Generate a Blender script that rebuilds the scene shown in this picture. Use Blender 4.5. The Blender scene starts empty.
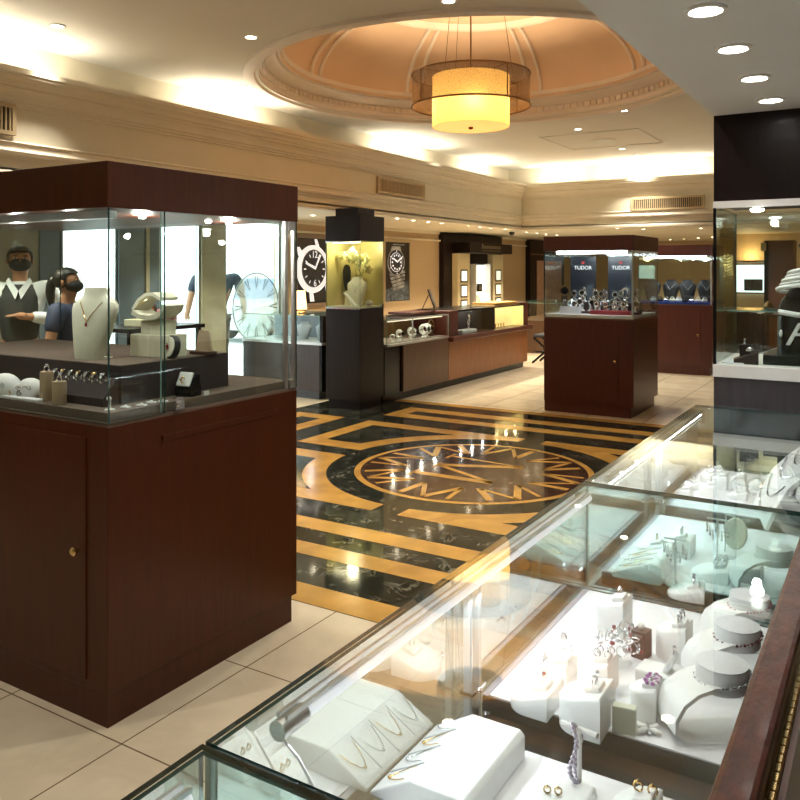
import bpy, math, random
from math import sin, cos, pi, radians as R
from mathutils import Vector, Matrix
random.seed(7)
SC = bpy.context.scene
COL = SC.collection
W = {}                       # world matrix of everything that can be a parent

# ------------------------------------------------------------------ mesh builder
class MB:
    def __init__(s): s.v = []; s.f = []; s.m = []; s.s = []; s.M = Matrix.Identity(4); s.mi = 0
    def at(s, x=0, y=0, z=0, rz=0, rx=0, ry=0, sc=1):
        s.M = Matrix.Translation((x, y, z)) @ Matrix.Rotation(rz, 4, 'Z') @ Matrix.Rotation(ry, 4, 'Y') @ Matrix.Rotation(rx, 4, 'X') @ Matrix.Scale(sc, 4)
        return s
    def mat(s, i): s.mi = i; return s
    def add(s, vs, fs, smooth=False):
        b = len(s.v)
        s.v += [tuple(s.M @ Vector(p)) for p in vs]
        for f in fs:
            s.f.append([b + i for i in f]); s.m.append(s.mi); s.s.append(smooth)
        return s
    def box(s, x0, x1, y0, y1, z0, z1):
        return s.add([(x, y, z) for z in (z0, z1) for y in (y0, y1) for x in (x0, x1)],
                     [(0, 2, 3, 1), (4, 5, 7, 6), (0, 1, 5, 4), (2, 6, 7, 3), (0, 4, 6, 2), (1, 3, 7, 5)])
    def cbox(s, cx, cy, z0, w, d, h): return s.box(cx - w / 2, cx + w / 2, cy - d / 2, cy + d / 2, z0, z0 + h)
    def prism(s, poly, z0, z1, axis='z', smooth=False):
        n = len(poly)
        def mk(a, b, h):
            return (a, b, h) if axis == 'z' else ((a, h, b) if axis == 'y' else (h, a, b))
        vs = [mk(a, b, z0) for a, b in poly] + [mk(a, b, z1) for a, b in poly]
        s.add(vs, [tuple(range(n))[::-1], tuple(range(n, 2 * n))])
        b = len(s.v) - 2 * n
        for i in range(n):
            j = (i + 1) % n
            s.f.append([b + i, b + j, b + n + j, b + n + i]); s.m.append(s.mi); s.s.append(smooth)
        return s
    def poly(s, pts): return s.add(pts, [tuple(range(len(pts)))])
    def lathe(s, prof, n=24, cap=True, smooth=True, sx=1, sy=1):
        vs = []; fs = []
        for r, z in prof:
            for i in range(n):
                a = 2 * pi * i / n; vs.append((r * cos(a) * sx, r * sin(a) * sy, z))
        for k in range(len(prof) - 1):
            for i in range(n):
                j = (i + 1) % n
                fs.append((k * n + i, k * n + j, (k + 1) * n + j, (k + 1) * n + i))
        s.add(vs, fs, smooth)
        if cap:
            b = len(s.v) - len(vs); L = (len(prof) - 1) * n
            s.f.append([b + i for i in range(n)][::-1]); s.m.append(s.mi); s.s.append(False)
            s.f.append([b + L + i for i in range(n)]); s.m.append(s.mi); s.s.append(False)
        return s
    def cyl(s, x, y, z0, r, h, n=20, r2=None):
        M = s.M; s.M = M @ Matrix.Translation((x, y, z0)); s.lathe([(r, 0), (r if r2 is None else r2, h)], n); s.M = M; return s
    def ell(s, x, y, z, rx, ry, rz, n=16, k=10):
        M = s.M; s.M = M @ Matrix.Translation((x, y, z)) @ Matrix.Diagonal((rx, ry, rz, 1))
        s.lathe([(max(.001, sin(pi * i / k)), -cos(pi * i / k)) for i in range(k + 1)], n); s.M = M; return s
    def tube(s, pts, r, n=8, closed=False):
        P = [Vector(p) for p in pts]; vs = []; fs = []; N = len(P)
        rr = r if isinstance(r, (list, tuple)) else [r] * N
        for i, p in enumerate(P):
            a = P[(i - 1) % N] if (closed or i > 0) else p
            b = P[(i + 1) % N] if (closed or i < N - 1) else p
            t = (b - a).normalized()
            u = t.cross(Vector((0, 0, 1)))
            if u.length < .05: u = t.cross(Vector((0, 1, 0)))
            u.normalize(); w = t.cross(u)
            for k in range(n):
                q = 2 * pi * k / n; vs.append(tuple(p + (u * cos(q) + w * sin(q)) * rr[i]))
        for i in range(N if closed else N - 1):
            j = (i + 1) % N
            for k in range(n):
                l = (k + 1) % n; fs.append((i * n + k, i * n + l, j * n + l, j * n + k))
        if not closed: fs += [tuple(range(n))[::-1], tuple((N - 1) * n + k for k in range(n))]
        return s.add(vs, fs, True)
    def ring(s, x, y, z, Rr, r, axis='z', n=24, k=8, a0=0, a1=None, ex=1):
        cl = a1 is None; m = n if cl else n + 1; P = []
        for i in range(m):
            a = (2 * pi * i / n) if cl else a0 + (a1 - a0) * i / n
            c, d = Rr * cos(a), Rr * sin(a) * ex
            P.append((x + c, y + d, z) if axis == 'z' else ((x + c, y, z + d) if axis == 'y' else (x, y + c, z + d)))
        return s.tube(P, r, k, cl)
    def strip(s, prof, w0, w1, t):
        """a sheet of thickness t following the profile (x, z), extruded along y"""
        n = len(prof); off = []
        for i in range(n):
            a = prof[max(0, i - 1)]; b = prof[min(n - 1, i + 1)]
            dx, dz = b[0] - a[0], b[1] - a[1]; l = math.hypot(dx, dz) or 1
            off.append((prof[i][0] - dz / l * t, prof[i][1] + dx / l * t))
        vs = [(x, w0, z) for x, z in prof] + [(x, w1, z) for x, z in prof] + [(x, w0, z) for x, z in off] + [(x, w1, z) for x, z in off]
        fs = []
        for i in range(n - 1):
            fs += [(i, i + 1, n + i + 1, n + i), (2 * n + i, 3 * n + i, 3 * n + i + 1, 2 * n + i + 1),
                   (i, 2 * n + i, 2 * n + i + 1, i + 1), (n + i, n + i + 1, 3 * n + i + 1, 3 * n + i)]
        fs += [(0, n, 3 * n, 2 * n), (n - 1, 3 * n - 1, 4 * n - 1, 2 * n - 1)]
        return s.add(vs, fs, True)
    def build(s, name, mats, parent=None, loc=(0, 0, 0), rz=0, bevel=0, world=False, sharp=40, subsurf=0):
        me = bpy.data.meshes.new(name); me.from_pydata(s.v, [], s.f)
        for m in (mats if isinstance(mats, (list, tuple)) else [mats]): me.materials.append(m)
        me.polygons.foreach_set('material_index', s.m); me.polygons.foreach_set('use_smooth', s.s)
        import bmesh
        bm = bmesh.new(); bm.from_mesh(me); bmesh.ops.recalc_face_normals(bm, faces=bm.faces)
        big = [f for f in bm.faces if len(f.verts) > 4]
        if big: bmesh.ops.triangulate(bm, faces=big)
        bm.to_mesh(me); bm.free()
        if any(s.s): me.set_sharp_from_angle(angle=R(sharp))
        o = bpy.data.objects.new(name, me); COL.objects.link(o)
        L = Matrix.Translation(loc) @ Matrix.Rotation(rz, 4, 'Z')
        o.location = loc; o.rotation_euler = (0, 0, rz)
        if parent:
            o.parent = parent
            if world: o.matrix_parent_inverse = W[parent.name].inverted(); W[o.name] = L.copy()
            else: W[o.name] = W[parent.name] @ L
        else: W[o.name] = L
        if bevel:
            b = o.modifiers.new('bevel', 'BEVEL'); b.width = bevel; b.segments = 2; b.limit_method = 'ANGLE'
        if subsurf:
            b = o.modifiers.new('sub', 'SUBSURF'); b.levels = b.render_levels = subsurf
        return o

def tag(o, label, cat, group=None, kind=None):
    o['label'] = label; o['category'] = cat
    if group: o['group'] = group
    if kind: o['kind'] = kind
    return o
def thing(name, label, cat, x=0, y=0, z=0, rz=0, group=None):
    o = bpy.data.objects.new(name, None); COL.objects.link(o); o.empty_display_size = .05
    o.location = (x, y, z); o.rotation_euler = (0, 0, rz)
    W[o.name] = Matrix.Translation((x, y, z)) @ Matrix.Rotation(rz, 4, 'Z')
    return tag(o, label, cat, group)
def struct(name, mb, mats, **k):
    o = mb.build(name, mats, **k); o['kind'] = 'structure'; return o
def dup(root, label, x, y, z, rz=0, group=None, sc=1):
    r = root.copy(); COL.objects.link(r); r.location = (x, y, z); r.rotation_euler = (0, 0, rz); r.scale = (sc, sc, sc)
    r['label'] = label
    if group: r['group'] = group
    for ch in list(root.children):
        c = ch.copy(); COL.objects.link(c); c.parent = r
        for g in list(ch.children):
            d = g.copy(); COL.objects.link(d); d.parent = c
    W[r.name] = Matrix.Translation((x, y, z)) @ Matrix.Rotation(rz, 4, 'Z') @ Matrix.Scale(sc, 4)
    return r
ORD = ['first', 'second', 'third', 'fourth', 'fifth', 'sixth', 'seventh', 'eighth', 'ninth', 'tenth', 'eleventh', 'twelfth', 'thirteenth', 'fourteenth', 'fifteenth', 'sixteenth']

# ------------------------------------------------------------------ materials
def mat(name, col, rough=.5, metal=0, var=.12, scale=8, stretch=(1, 1, 1), bump=0, coat=0, emit=None, es=0, alpha=1, trans=0, col2=None, spec=.5, detail=4, sss=0):
    m = bpy.data.materials.new(name); m.use_nodes = True
    nt = m.node_tree; N = nt.nodes; L = nt.links; b = N['Principled BSDF']
    tc = N.new('ShaderNodeTexCoord'); mp = N.new('ShaderNodeMapping'); mp.inputs['Scale'].default_value = stretch
    L.new(tc.outputs['Object'], mp.inputs[0])
    nz = N.new('ShaderNodeTexNoise'); nz.inputs['Scale'].default_value = scale; nz.inputs['Detail'].default_value = detail
    L.new(mp.outputs[0], nz.inputs[0])
    cr = N.new('ShaderNodeValToRGB'); L.new(nz.outputs[0], cr.inputs[0])
    c2 = col2 or tuple(c * (1 + var) for c in col); c1 = col if col2 else tuple(c * (1 - var) for c in col)
    cr.color_ramp.elements[0].position = .32; cr.color_ramp.elements[1].position = .68
    cr.color_ramp.elements[0].color = (*c1, 1); cr.color_ramp.elements[1].color = (*c2, 1)
    L.new(cr.outputs[0], b.inputs['Base Color'])
    b.inputs['Roughness'].default_value = rough; b.inputs['Metallic'].default_value = metal
    b.inputs['Coat Weight'].default_value = coat; b.inputs['Coat Roughness'].default_value = .08
    b.inputs['Specular IOR Level'].default_value = spec
    b.inputs['Alpha'].default_value = alpha; b.inputs['Transmission Weight'].default_value = trans
    if emit: b.inputs['Emission Color'].default_value = (*emit, 1); b.inputs['Emission Strength'].default_value = es
    if bump:
        bp = N.new('ShaderNodeBump'); bp.inputs['Strength'].default_value = bump; bp.inputs['Distance'].default_value = .01
        L.new(nz.outputs[0], bp.inputs['Height']); L.new(bp.outputs[0], b.inputs['Normal'])
    return m
def glass_mat(name, tint=(.93, .97, .96), base=.04):
    m = bpy.data.materials.new(name); m.use_nodes = True; nt = m.node_tree; N = nt.nodes; L = nt.links
    N.remove(N['Principled BSDF']); out = N['Material Output']
    lw = N.new('ShaderNodeLayerWeight'); lw.inputs[0].default_value = .5
    pw = N.new('ShaderNodeMath'); pw.operation = 'POWER'; pw.inputs[1].default_value = 5; L.new(lw.outputs['Facing'], pw.inputs[0])
    ml = N.new('ShaderNodeMath'); ml.operation = 'MULTIPLY_ADD'; ml.inputs[1].default_value = 1 - base; ml.inputs[2].default_value = base; L.new(pw.outputs[0], ml.inputs[0])
    nz = N.new('ShaderNodeTexNoise'); nz.inputs['Scale'].default_value = 3
    mx = N.new('ShaderNodeMix'); mx.data_type = 'RGBA'; mx.inputs[6].default_value = (*tint, 1); mx.inputs[7].default_value = (*[min(1, t * 1.02) for t in tint], 1); L.new(nz.outputs[0], mx.inputs[0])
    tr = N.new('ShaderNodeBsdfTransparent'); L.new(mx.outputs[2], tr.inputs[0])
    gl = N.new('ShaderNodeBsdfGlossy'); gl.inputs['Roughness'].default_value = 0; gl.inputs[0].default_value = (.95, 1, .98, 1)
    ms = N.new('ShaderNodeMixShader'); L.new(ml.outputs[0], ms.inputs[0]); L.new(tr.outputs[0], ms.inputs[1]); L.new(gl.outputs[0], ms.inputs[2])
    L.new(ms.outputs[0], out.inputs[0]); return m
def fabric(name, col, emit, es):
    m = bpy.data.materials.new(name); m.use_nodes = True; nt = m.node_tree; N = nt.nodes; L = nt.links; N.remove(N['Principled BSDF'])
    tc = N.new('ShaderNodeTexCoord'); nz = N.new('ShaderNodeTexNoise'); nz.inputs['Scale'].default_value = 90; L.new(tc.outputs['Object'], nz.inputs[0])
    mx = N.new('ShaderNodeMix'); mx.data_type = 'RGBA'; L.new(nz.outputs[0], mx.inputs[0]); mx.inputs[6].default_value = (*[c * .8 for c in col], 1); mx.inputs[7].default_value = (*col, 1)
    d = N.new('ShaderNodeBsdfDiffuse'); t = N.new('ShaderNodeBsdfTranslucent'); L.new(mx.outputs[2], d.inputs[0]); L.new(mx.outputs[2], t.inputs[0])
    ms = N.new('ShaderNodeMixShader'); ms.inputs[0].default_value = .6; L.new(d.outputs[0], ms.inputs[1]); L.new(t.outputs[0], ms.inputs[2])
    e = N.new('ShaderNodeEmission'); e.inputs[0].default_value = (*emit, 1); e.inputs[1].default_value = es
    ad = N.new('ShaderNodeAddShader'); L.new(ms.outputs[0], ad.inputs[0]); L.new(e.outputs[0], ad.inputs[1]); L.new(ad.outputs[0], N['Material Output'].inputs[0]); return m
def emis(name, col, s):
    return mat(name, col, .6, var=.02, emit=col, es=s)

GLASS = glass_mat('clear_glass'); GLASSG = glass_mat('green_glass', (.90, .965, .955)); GLASSR = glass_mat('reflective_front_glass', (.86, .88, .88), .42); GLASST = glass_mat('counter_top_glass', (.95, .975, .97), .11)
EDGE = mat('glass_edge', (.012, .05, .045), .08, var=.3, scale=20, spec=.8)
EDGEL = mat('glass_edge_light', (.25, .42, .38), .1, var=.2, scale=20, spec=.8)
MAHOG = mat('mahogany', (.062, .0135, .0034), .40, var=.13, scale=6, stretch=(9, 9, .7), coat=.02, spec=.28, detail=6)
MAHOGR = mat('red_mahogany', (.068, .011, .006), .36, var=.16, scale=6, stretch=(9, 9, .7), coat=.15, detail=6)
ESPR = mat('espresso_wood', (.009, .0036, .0034), .4, var=.3, scale=6, stretch=(9, 9, .7), coat=.03, spec=.25, detail=6)
GREYW = mat('grey_brown_wood', (.035, .026, .028), .4, var=.25, scale=6, stretch=(9, 9, .7), detail=6)
WALN = mat('walnut_panel', (.075, .032, .012), .4, var=.3, scale=7, stretch=(9, 9, .6), coat=.1, detail=6)
CHERRY = mat('cherry_panel', (.20, .064, .013), .38, var=.25, scale=7, stretch=(9, 9, .6), coat=.1, detail=6)
RAILW = mat('rail_wood', (.055, .016, .009), .34, var=.5, scale=34, stretch=(2, .7, 2), coat=.05, spec=.25, bump=.25, detail=6)
DECKW = mat('deck_wood', (.055, .030, .021), .3, var=.35, scale=6, stretch=(9, .8, 9), detail=6)
DECKB = mat('black_deck_trim', (.010, .010, .013), .3, var=.2, scale=10)
TAUPE = mat('taupe_velvet', (.135, .095, .07), .85, var=.08, scale=90)
DKVEL = mat('dark_velvet', (.032, .018, .017), .8, var=.1, scale=60)
CREAM = mat('cream_paint', (.72, .66, .52), .6, var=.03, scale=3)
CREAMT = mat('cream_trim', (.74, .67, .54), .5, var=.03, scale=3)
CEILP = mat('ceiling_paint', (.70, .67, .61), .8, var=.02, scale=2)
CEILN = mat('near_ceiling_paint', (.72, .73, .72), .85, var=.02, scale=2)
DOMEP = mat('dome_plaster', (.74, .55, .40), .7, var=.04, scale=2)
DOMET = mat('dome_moulding', (.80, .72, .65), .6, var=.03, scale=4)
TANW = mat('tan_wallpaper', (.55, .41, .25), .7, var=.06, scale=30)
GREIGE = mat('greige_wall', (.30, .29, .25), .7, var=.05, scale=4)
BLUEG = mat('blue_grey_column', (.13, .17, .22), .35, var=.1, scale=4)
BEIGEC = mat('beige_stone_column', (.42, .38, .28), .5, var=.1, scale=4)
WHITEL = mat('white_leather', (.83, .83, .82), .45, var=.02, scale=60)
WHITEP = mat('white_pad', (.78, .77, .80), .6, var=.02, scale=60)
CREAML = mat('cream_leatherette', (.74, .74, .60), .5, var=.03, scale=50)
CREAMW = mat('pale_veneer', (.70, .68, .52), .5, var=.1, scale=6, stretch=(9, 9, .7))
BEIGEF = mat('beige_suede', (.46, .34, .22), .8, var=.06, scale=60)
BLACK = mat('black_lacquer', (.005, .005, .006), .22, var=.2, scale=10, spec=.3)
BLKV = mat('black_velvet', (.012, .012, .014), .7, var=.1, scale=50)
CHROME = mat('chrome', (.78, .79, .8), .15, 1, var=.04, scale=10)
ALU = mat('brushed_aluminium', (.60, .60, .60), .35, 1, var=.08, scale=12, stretch=(1, 1, 20))
SILVER = mat('silver', (.80, .80, .83), .16, 1, var=.05, scale=30)
GOLD = mat('gold', (.85, .55, .20), .2, 1, var=.05, scale=30)
BRASS = mat('brass', (.70, .50, .22), .25, 1, var=.05, scale=20)
BRONZE = mat('bronze_wire', (.20, .11, .05), .35, .8, var=.1, scale=20)
GEMR = mat('ruby_stone', (.30, .01, .03), .05, var=.2, scale=40, spec=.9)
GEMV = mat('violet_stone', (.35, .08, .35), .05, var=.2, scale=40, spec=.9)
GEMW = mat('crystal_stone', (.75, .78, .85), .05, .6, var=.2, scale=40)
PEARL = mat('pearl', (.80, .77, .72), .2, var=.05, scale=40, spec=.8)
REDV = mat('red_velvet', (.22, .008, .012), .7, var=.1, scale=50)
PINK = mat('pink_card', (.75, .32, .38), .6, var=.05, scale=20)
BROWNL = mat('brown_leather', (.055, .022, .014), .4, var=.15, scale=30)
ACRYL = glass_mat('acrylic', (.95, .97, .97), .10); ACRYW = mat('polished_acrylic', (.80, .84, .84), .15, var=.03, alpha=.5)
FROST = mat('frosted_etching', (.80, .84, .82), .6, var=.03, scale=20, alpha=.42)
LEDW = emis('cool_led', (.90, .96, 1), 16)
LEDB = emis('led_bead', (.92, .97, 1), 30)
LEDWARM = emis('warm_lamp_lens', (1, .86, .62), 22)
LEDNEU = emis('neutral_lamp_lens', (1, .96, .90), 25)
WHITEM = mat('white_enamel', (.80, .79, .77), .4, var=.02, scale=20)
VENTM = mat('vent_frame', (.52, .40, .24), .5, var=.05, scale=20)
VENTD = mat('vent_dark', (.05, .035, .022), .7, var=.1, scale=20)

# marble and tile
def marble(name, base, vein, rough, scale=3.0, w=.04, var=.35, vs=.9):
    m = mat(name, base, rough, var=var, scale=scale * 2.2, detail=8); nt = m.node_tree; N = nt.nodes; L = nt.links; b = N['Principled BSDF']
    src = b.inputs['Base Color'].links[0].from_socket
    tc = N.new('ShaderNodeTexCoord'); nz = N.new('ShaderNodeTexNoise'); nz.inputs['Scale'].default_value = scale; nz.inputs['Detail'].default_value = 9; nz.inputs['Distortion'].default_value = 1.6
    L.new(tc.outputs['Object'], nz.inputs[0])
    cr = N.new('ShaderNodeValToRGB'); e = cr.color_ramp.elements; e[0].position = .5 - w; e[1].position = .5 + w
    e[0].color = (0, 0, 0, 1); e[1].color = (0, 0, 0, 1); k = cr.color_ramp.elements.new(.5); k.color = (vs, vs, vs, 1)
    L.new(nz.outputs[0], cr.inputs[0])
    n2 = N.new('ShaderNodeTexNoise'); n2.inputs['Scale'].default_value = scale * .8; L.new(tc.outputs['Object'], n2.inputs[0])
    c2 = N.new('ShaderNodeValToRGB'); c2.color_ramp.elements[0].position = .45; c2.color_ramp.elements[1].position = .62; L.new(n2.outputs[0], c2.inputs[0])
    mm = N.new('ShaderNodeMath'); mm.operation = 'MULTIPLY'; L.new(cr.outputs[0], mm.inputs[0]); L.new(c2.outputs[0], mm.inputs[1])
    mx = N.new('ShaderNodeMix'); mx.data_type = 'RGBA'; L.new(mm.outputs[0], mx.inputs[0]); L.new(src, mx.inputs[6]); mx.inputs[7].default_value = (*vein, 1)
    L.new(mx.outputs[2], b.inputs['Base Color']); return m
MBLACK = marble('black_marble', (.017, .019, .013), (.20, .19, .145), .07, 8, .04, var=.6)
MBROWN = marble('brown_marble', (.045, .022, .013), (.22, .13, .09), .09, 9, .05)
MGOLD = marble('gold_marble', (.50, .275, .062), (.36, .18, .04), .16, 2.2, .12, vs=.6, var=.2)
def tile_mat():
    m = marble('beige_floor_tile', (.68, .585, .43), (.56, .47, .34), .25, 2.4, .1, vs=.4, var=.07); nt = m.node_tree; N = nt.nodes; L = nt.links; b = N['Principled BSDF']
    src = b.inputs['Base Color'].links[0].from_socket
    tc = N.new('ShaderNodeTexCoord'); mp = N.new('ShaderNodeMapping'); mp.inputs['Location'].default_value = (2.218 + .0, -1.831, 0)
    L.new(tc.outputs['Object'], mp.inputs[0])
    bt = N.new('ShaderNodeTexBrick'); bt.offset = 0; bt.inputs['Scale'].default_value = 1; bt.inputs['Brick Width'].default_value = .615; bt.inputs['Row Height'].default_value = .615
    bt.inputs['Mortar Size'].default_value = .0032; bt.inputs['Color1'].default_value = (1, 1, 1, 1); bt.inputs['Color2'].default_value = (.93, .92, .90, 1); bt.inputs['Mortar'].default_value = (.25, .2, .15, 1)
    L.new(mp.outputs[0], bt.inputs[0])
    mx = N.new('ShaderNodeMix'); mx.data_type = 'RGBA'; mx.blend_type = 'MULTIPLY'; mx.inputs[0].default_value = 1
    L.new(src, mx.inputs[6]); L.new(bt.outputs[0], mx.inputs[7]); L.new(mx.outputs[2], b.inputs['Base Color']); return m
TILE = tile_mat()
for q in (MBLACK, MBROWN, MGOLD): q.node_tree.nodes['Principled BSDF'].inputs['Specular IOR Level'].default_value = .4

def pane(m, x0, x1, y0, y1, z0, z1):
    """a glass pane: the two broad faces clear (slot 0), the thin edges green (slot 1)"""
    d = sorted([(x1 - x0, 0), (y1 - y0, 1), (z1 - z0, 2)])[0][1]
    b = len(m.f); m.box(x0, x1, y0, y1, z0, z1)
    ax = [2, 2, 1, 1, 0, 0]
    for i in range(6): m.m[b + i] = 0 if ax[i] == d else 1
    return m
def text(name, body, size, mt, parent, M, ext=.001, sx=1, shear=0, world=True):
    c = bpy.data.curves.new(name, 'FONT'); c.body = body; c.size = size; c.extrude = ext; c.align_x = 'CENTER'; c.align_y = 'CENTER'; c.shear = shear
    f = bpy.data.objects.new(name, c); COL.objects.link(f); dg = bpy.context.evaluated_depsgraph_get()
    me = bpy.data.meshes.new_from_object(f.evaluated_get(dg)); bpy.data.objects.remove(f); bpy.data.curves.remove(c)
    me.materials.clear(); me.materials.append(mt); me.name = name
    o = bpy.data.objects.new(name, me); COL.objects.link(o); o.parent = parent
    o.matrix_parent_inverse = W[parent.name].inverted(); o.matrix_basis = M @ Matrix.Diagonal((sx, 1, 1, 1)); return o
FACE_NY = Matrix.Rotation(pi / 2, 4, 'X')                                   # text facing -Y
FACE_PX = Matrix.Rotation(pi / 2, 4, 'Z') @ Matrix.Rotation(pi / 2, 4, 'X')  # text facing +X
def light(kind, name, loc, power, col, size=.1, sy=None, rot=(0, 0, 0), spot=None, blend=.6, parent=None):
    l = bpy.data.lights.new(name, kind); l.energy = power; l.color = col
    if kind == 'AREA':
        l.size = size
        if sy: l.shape = 'RECTANGLE'; l.size_y = sy
    elif kind == 'SPOT': l.spot_size = spot; l.spot_blend = blend; l.shadow_soft_size = size
    else: l.shadow_soft_size = size
    o = bpy.data.objects.new(name, l); COL.objects.link(o); o.location = loc; o.rotation_euler = rot
    if parent: o.parent = parent; o.matrix_parent_inverse = W[parent.name].inverted()
    return o
WARM = (1, .86, .64); NEUT = (1, .92, .82); COOL = (.86, .94, 1)
# ================================================================== camera, world
cam = bpy.data.cameras.new('camera'); co = bpy.data.objects.new('camera', cam); COL.objects.link(co)
cam.sensor_width = 36; cam.sensor_fit = 'HORIZONTAL'; cam.lens = 807 / 800 * 36; cam.shift_y = (269 - 400) / 800; cam.clip_start = .02
co.location = (0, 0, 1.6); co.rotation_euler = (pi / 2, 0, math.atan2(493, 807)); SC.camera = co
wd = bpy.data.worlds.new('sky'); SC.world = wd; wd.use_nodes = True
wn = wd.node_tree.nodes; wn['Background'].inputs[0].default_value = (.93, .97, 1, 1); wn['Background'].inputs[1].default_value = 5
SC.view_settings.view_transform = 'Standard'; SC.view_settings.look = 'None'; SC.view_settings.gamma = 1; SC.view_settings.exposure = 0.55
try:
    SC.cycles.max_bounces = 12; SC.cycles.diffuse_bounces = 4; SC.cycles.glossy_bounces = 6; SC.cycles.transparent_max_bounces = 32
    SC.cycles.caustics_reflective = False; SC.cycles.caustics_refractive = False; SC.cycles.sample_clamp_indirect = 6; SC.cycles.use_denoising = True
except Exception: pass

# ================================================================== floor with its inlay
CX0, CY0 = -2.85, 5.78
m = MB()
m.mat(0).box(-7.5, 2.0, -3.2, 21.2, -.10, 0)
def flat(pts, z, mi): m.mat(mi).poly([(CX0 + x, CY0 + y, z) for x, y in pts])
zb, zg, zk = .0012, .0024, .0036
flat([(-3.0, -2.72), (3.0, -2.72), (3.0, 2.68), (-3.0, 2.68)], zb, 1)
for y0, y1 in ((-2.72, -2.53), (-2.20, -2.03), (-1.83, -1.65), (2.53, 2.68)): flat([(-3.0, y0), (3.0, y0), (3.0, y1), (-3.0, y1)], zg, 2)
for (y0, y1) in ((1.66, 1.85), (2.05, 2.25)): flat([(-1.72, y0), (3.0, y0), (3.0, y1), (-1.72, y1)], zg, 2)
flat([(-1.91, 1.66), (-1.72, 1.66), (-1.72, 2.25), (-1.91, 2.25)], zg, 2)
flat([(-2.38, -1.30), (-2.19, -1.30), (-2.19, 1.34), (-2.38, 1.34)], zg, 2)
flat([(-2.82, 1.14), (-2.38, 1.14), (-2.38, 1.34), (-2.82, 1.34)], zg, 2)
flat([(-2.82, -1.30), (-2.63, -1.30), (-2.63, 1.14), (-2.82, 1.14)], zg, 2)
def arcpts(r, a0, a1, n=24): return [(r * cos(a0 + (a1 - a0) * i / n), r * sin(a0 + (a1 - a0) * i / n)) for i in range(n + 1)]
def quadrant(sx, sy):
    r = 1.165; a = arcpts(r, math.asin(.11 / r), math.acos(.10 / r))
    g = a + [(.10, 1.32), (1.87, 1.32), (1.87, .11)]
    r = 1.35; b = arcpts(r, math.asin(.33 / r), math.asin(1.12 / r))
    k = b + [(1.69, 1.12), (1.69, .33)]
    flat([(x * sx, y * sy) for x, y in g], zg, 2); flat([(x * sx, y * sy) for x, y in k], zk, 1)
for sx in (1, -1):
    for sy in (1, -1): quadrant(sx, sy)
flat(arcpts(.945, 0, 2 * pi, 96)[:-1], zg, 2)
flat(arcpts(.895, 0, 2 * pi, 96)[:-1], zk, 3)
z5 = .0048
def stroke(p, q, w, rot=0, f=None):
    d = (q[0] - p[0], q[1] - p[1]); l = math.hypot(*d); nx, ny = -d[1] / l * w / 2, d[0] / l * w / 2
    P = [(p[0] + nx, p[1] + ny), (q[0] + nx, q[1] + ny), (q[0] - nx, q[1] - ny), (p[0] - nx, p[1] - ny)]
    m.mat(2).poly([(CX0 + x, CY0 + y, z5) for x, y in P])
for k in range(8):                                   # ring of zigzag letters round the middle
    c0 = R(45 * k + 2)
    pol = lambda a, r: (r * cos(c0 + R(a)), r * sin(c0 + R(a)))
    q = [pol(-13, .86), pol(-16, .55), pol(0, .86), pol(16, .55), pol(12, .86)]
    for i, w in enumerate((.055, .035, .055, .035)): stroke(q[i], q[i + 1], w)
q = [(-.37, -.30), (.30, -.29), (-.31, 0), (.31, .27), (-.37, .33)]
for i, w in enumerate((.085, .05, .085, .035)): stroke(q[i], q[i + 1], w)
stroke((-.37, -.40), (-.37, -.20), .03); stroke((-.37, .25), (-.37, .41), .03); stroke((-.32, -.07), (-.32, .07), .03)
flo = struct('floor', m, [TILE, MBLACK, MGOLD, MBROWN])

# ================================================================== shell
XL, XR, YN, YF, ZC, ZL = -7.3, 1.9, -3.0, 21.0, 3.4, 2.3
SX, SY = -5.56, 13.20                                # soffit faces
DCX, DCY = -3.42, 7.0
# upper ceiling with the round opening of the dome
m = MB(); n = 96; rr = 2.06
cc = [(DCX + rr * cos(2 * pi * i / n), DCY + rr * sin(2 * pi * i / n)) for i in range(n)]
sq = []
for i in range(n):
    a = 2 * pi * i / n; k = 2.4 / max(abs(cos(a)), abs(sin(a))); sq.append((DCX + k * cos(a), DCY + k * sin(a)))
for z in (ZC, ZC + .04):
    m.add([(x, y, z) for x, y in cc] + [(x, y, z) for x, y in sq], [(i, (i + 1) % n, n + (i + 1) % n, n + i) for i in range(n)])
m.add([(x, y, ZC) for x, y in cc] + [(x, y, ZC + .04) for x, y in cc], [(i, (i + 1) % n, n + (i + 1) % n, n + i) for i in range(n)])
m.box(-6.1, DCX - 2.4, YN, 13.7, ZC, ZC + .04); m.box(DCX + 2.4, -.3, YN, 13.7, ZC, ZC + .04)
m.box(DCX - 2.4, DCX + 2.4, YN, DCY - 2.4, ZC, ZC + .04); m.box(DCX - 2.4, DCX + 2.4, DCY + 2.4, 13.7, ZC, ZC + .04)
struct('ceiling', m, CEILP)
# dome shell, mouldings and ribs
m = MB(); m.at(DCX, DCY, 0)
prof = [(1.86, 3.60), (1.84, 3.66)] + [(1.84 * cos(t) ** .9 if t < 1.5 else .02, 3.66 + .72 * sin(t)) for t in [i * pi / 2 / 14 for i in range(1, 15)]]
m.lathe(prof, 96, cap=False)
struct('ceiling_dome', m, DOMEP)
m = MB(); m.at(DCX, DCY, 0)
m.lathe([(2.20, 3.40), (2.20, 3.375), (2.15, 3.362), (2.10, 3.375), (2.085, 3.41), (2.05, 3.42), (2.045, 3.455), (2.03, 3.46), (2.025, 3.52), (1.98, 3.535), (1.955, 3.57), (1.90, 3.59), (1.89, 3.62), (1.84, 3.63), (1.83, 3.67)], 128, cap=False)
for i in range(150):                                 # dentils
    m.at(DCX, DCY, 0, rz=2 * pi * i / 150); m.box(2.005, 2.04, -.022, .022, 3.465, 3.515)
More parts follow.
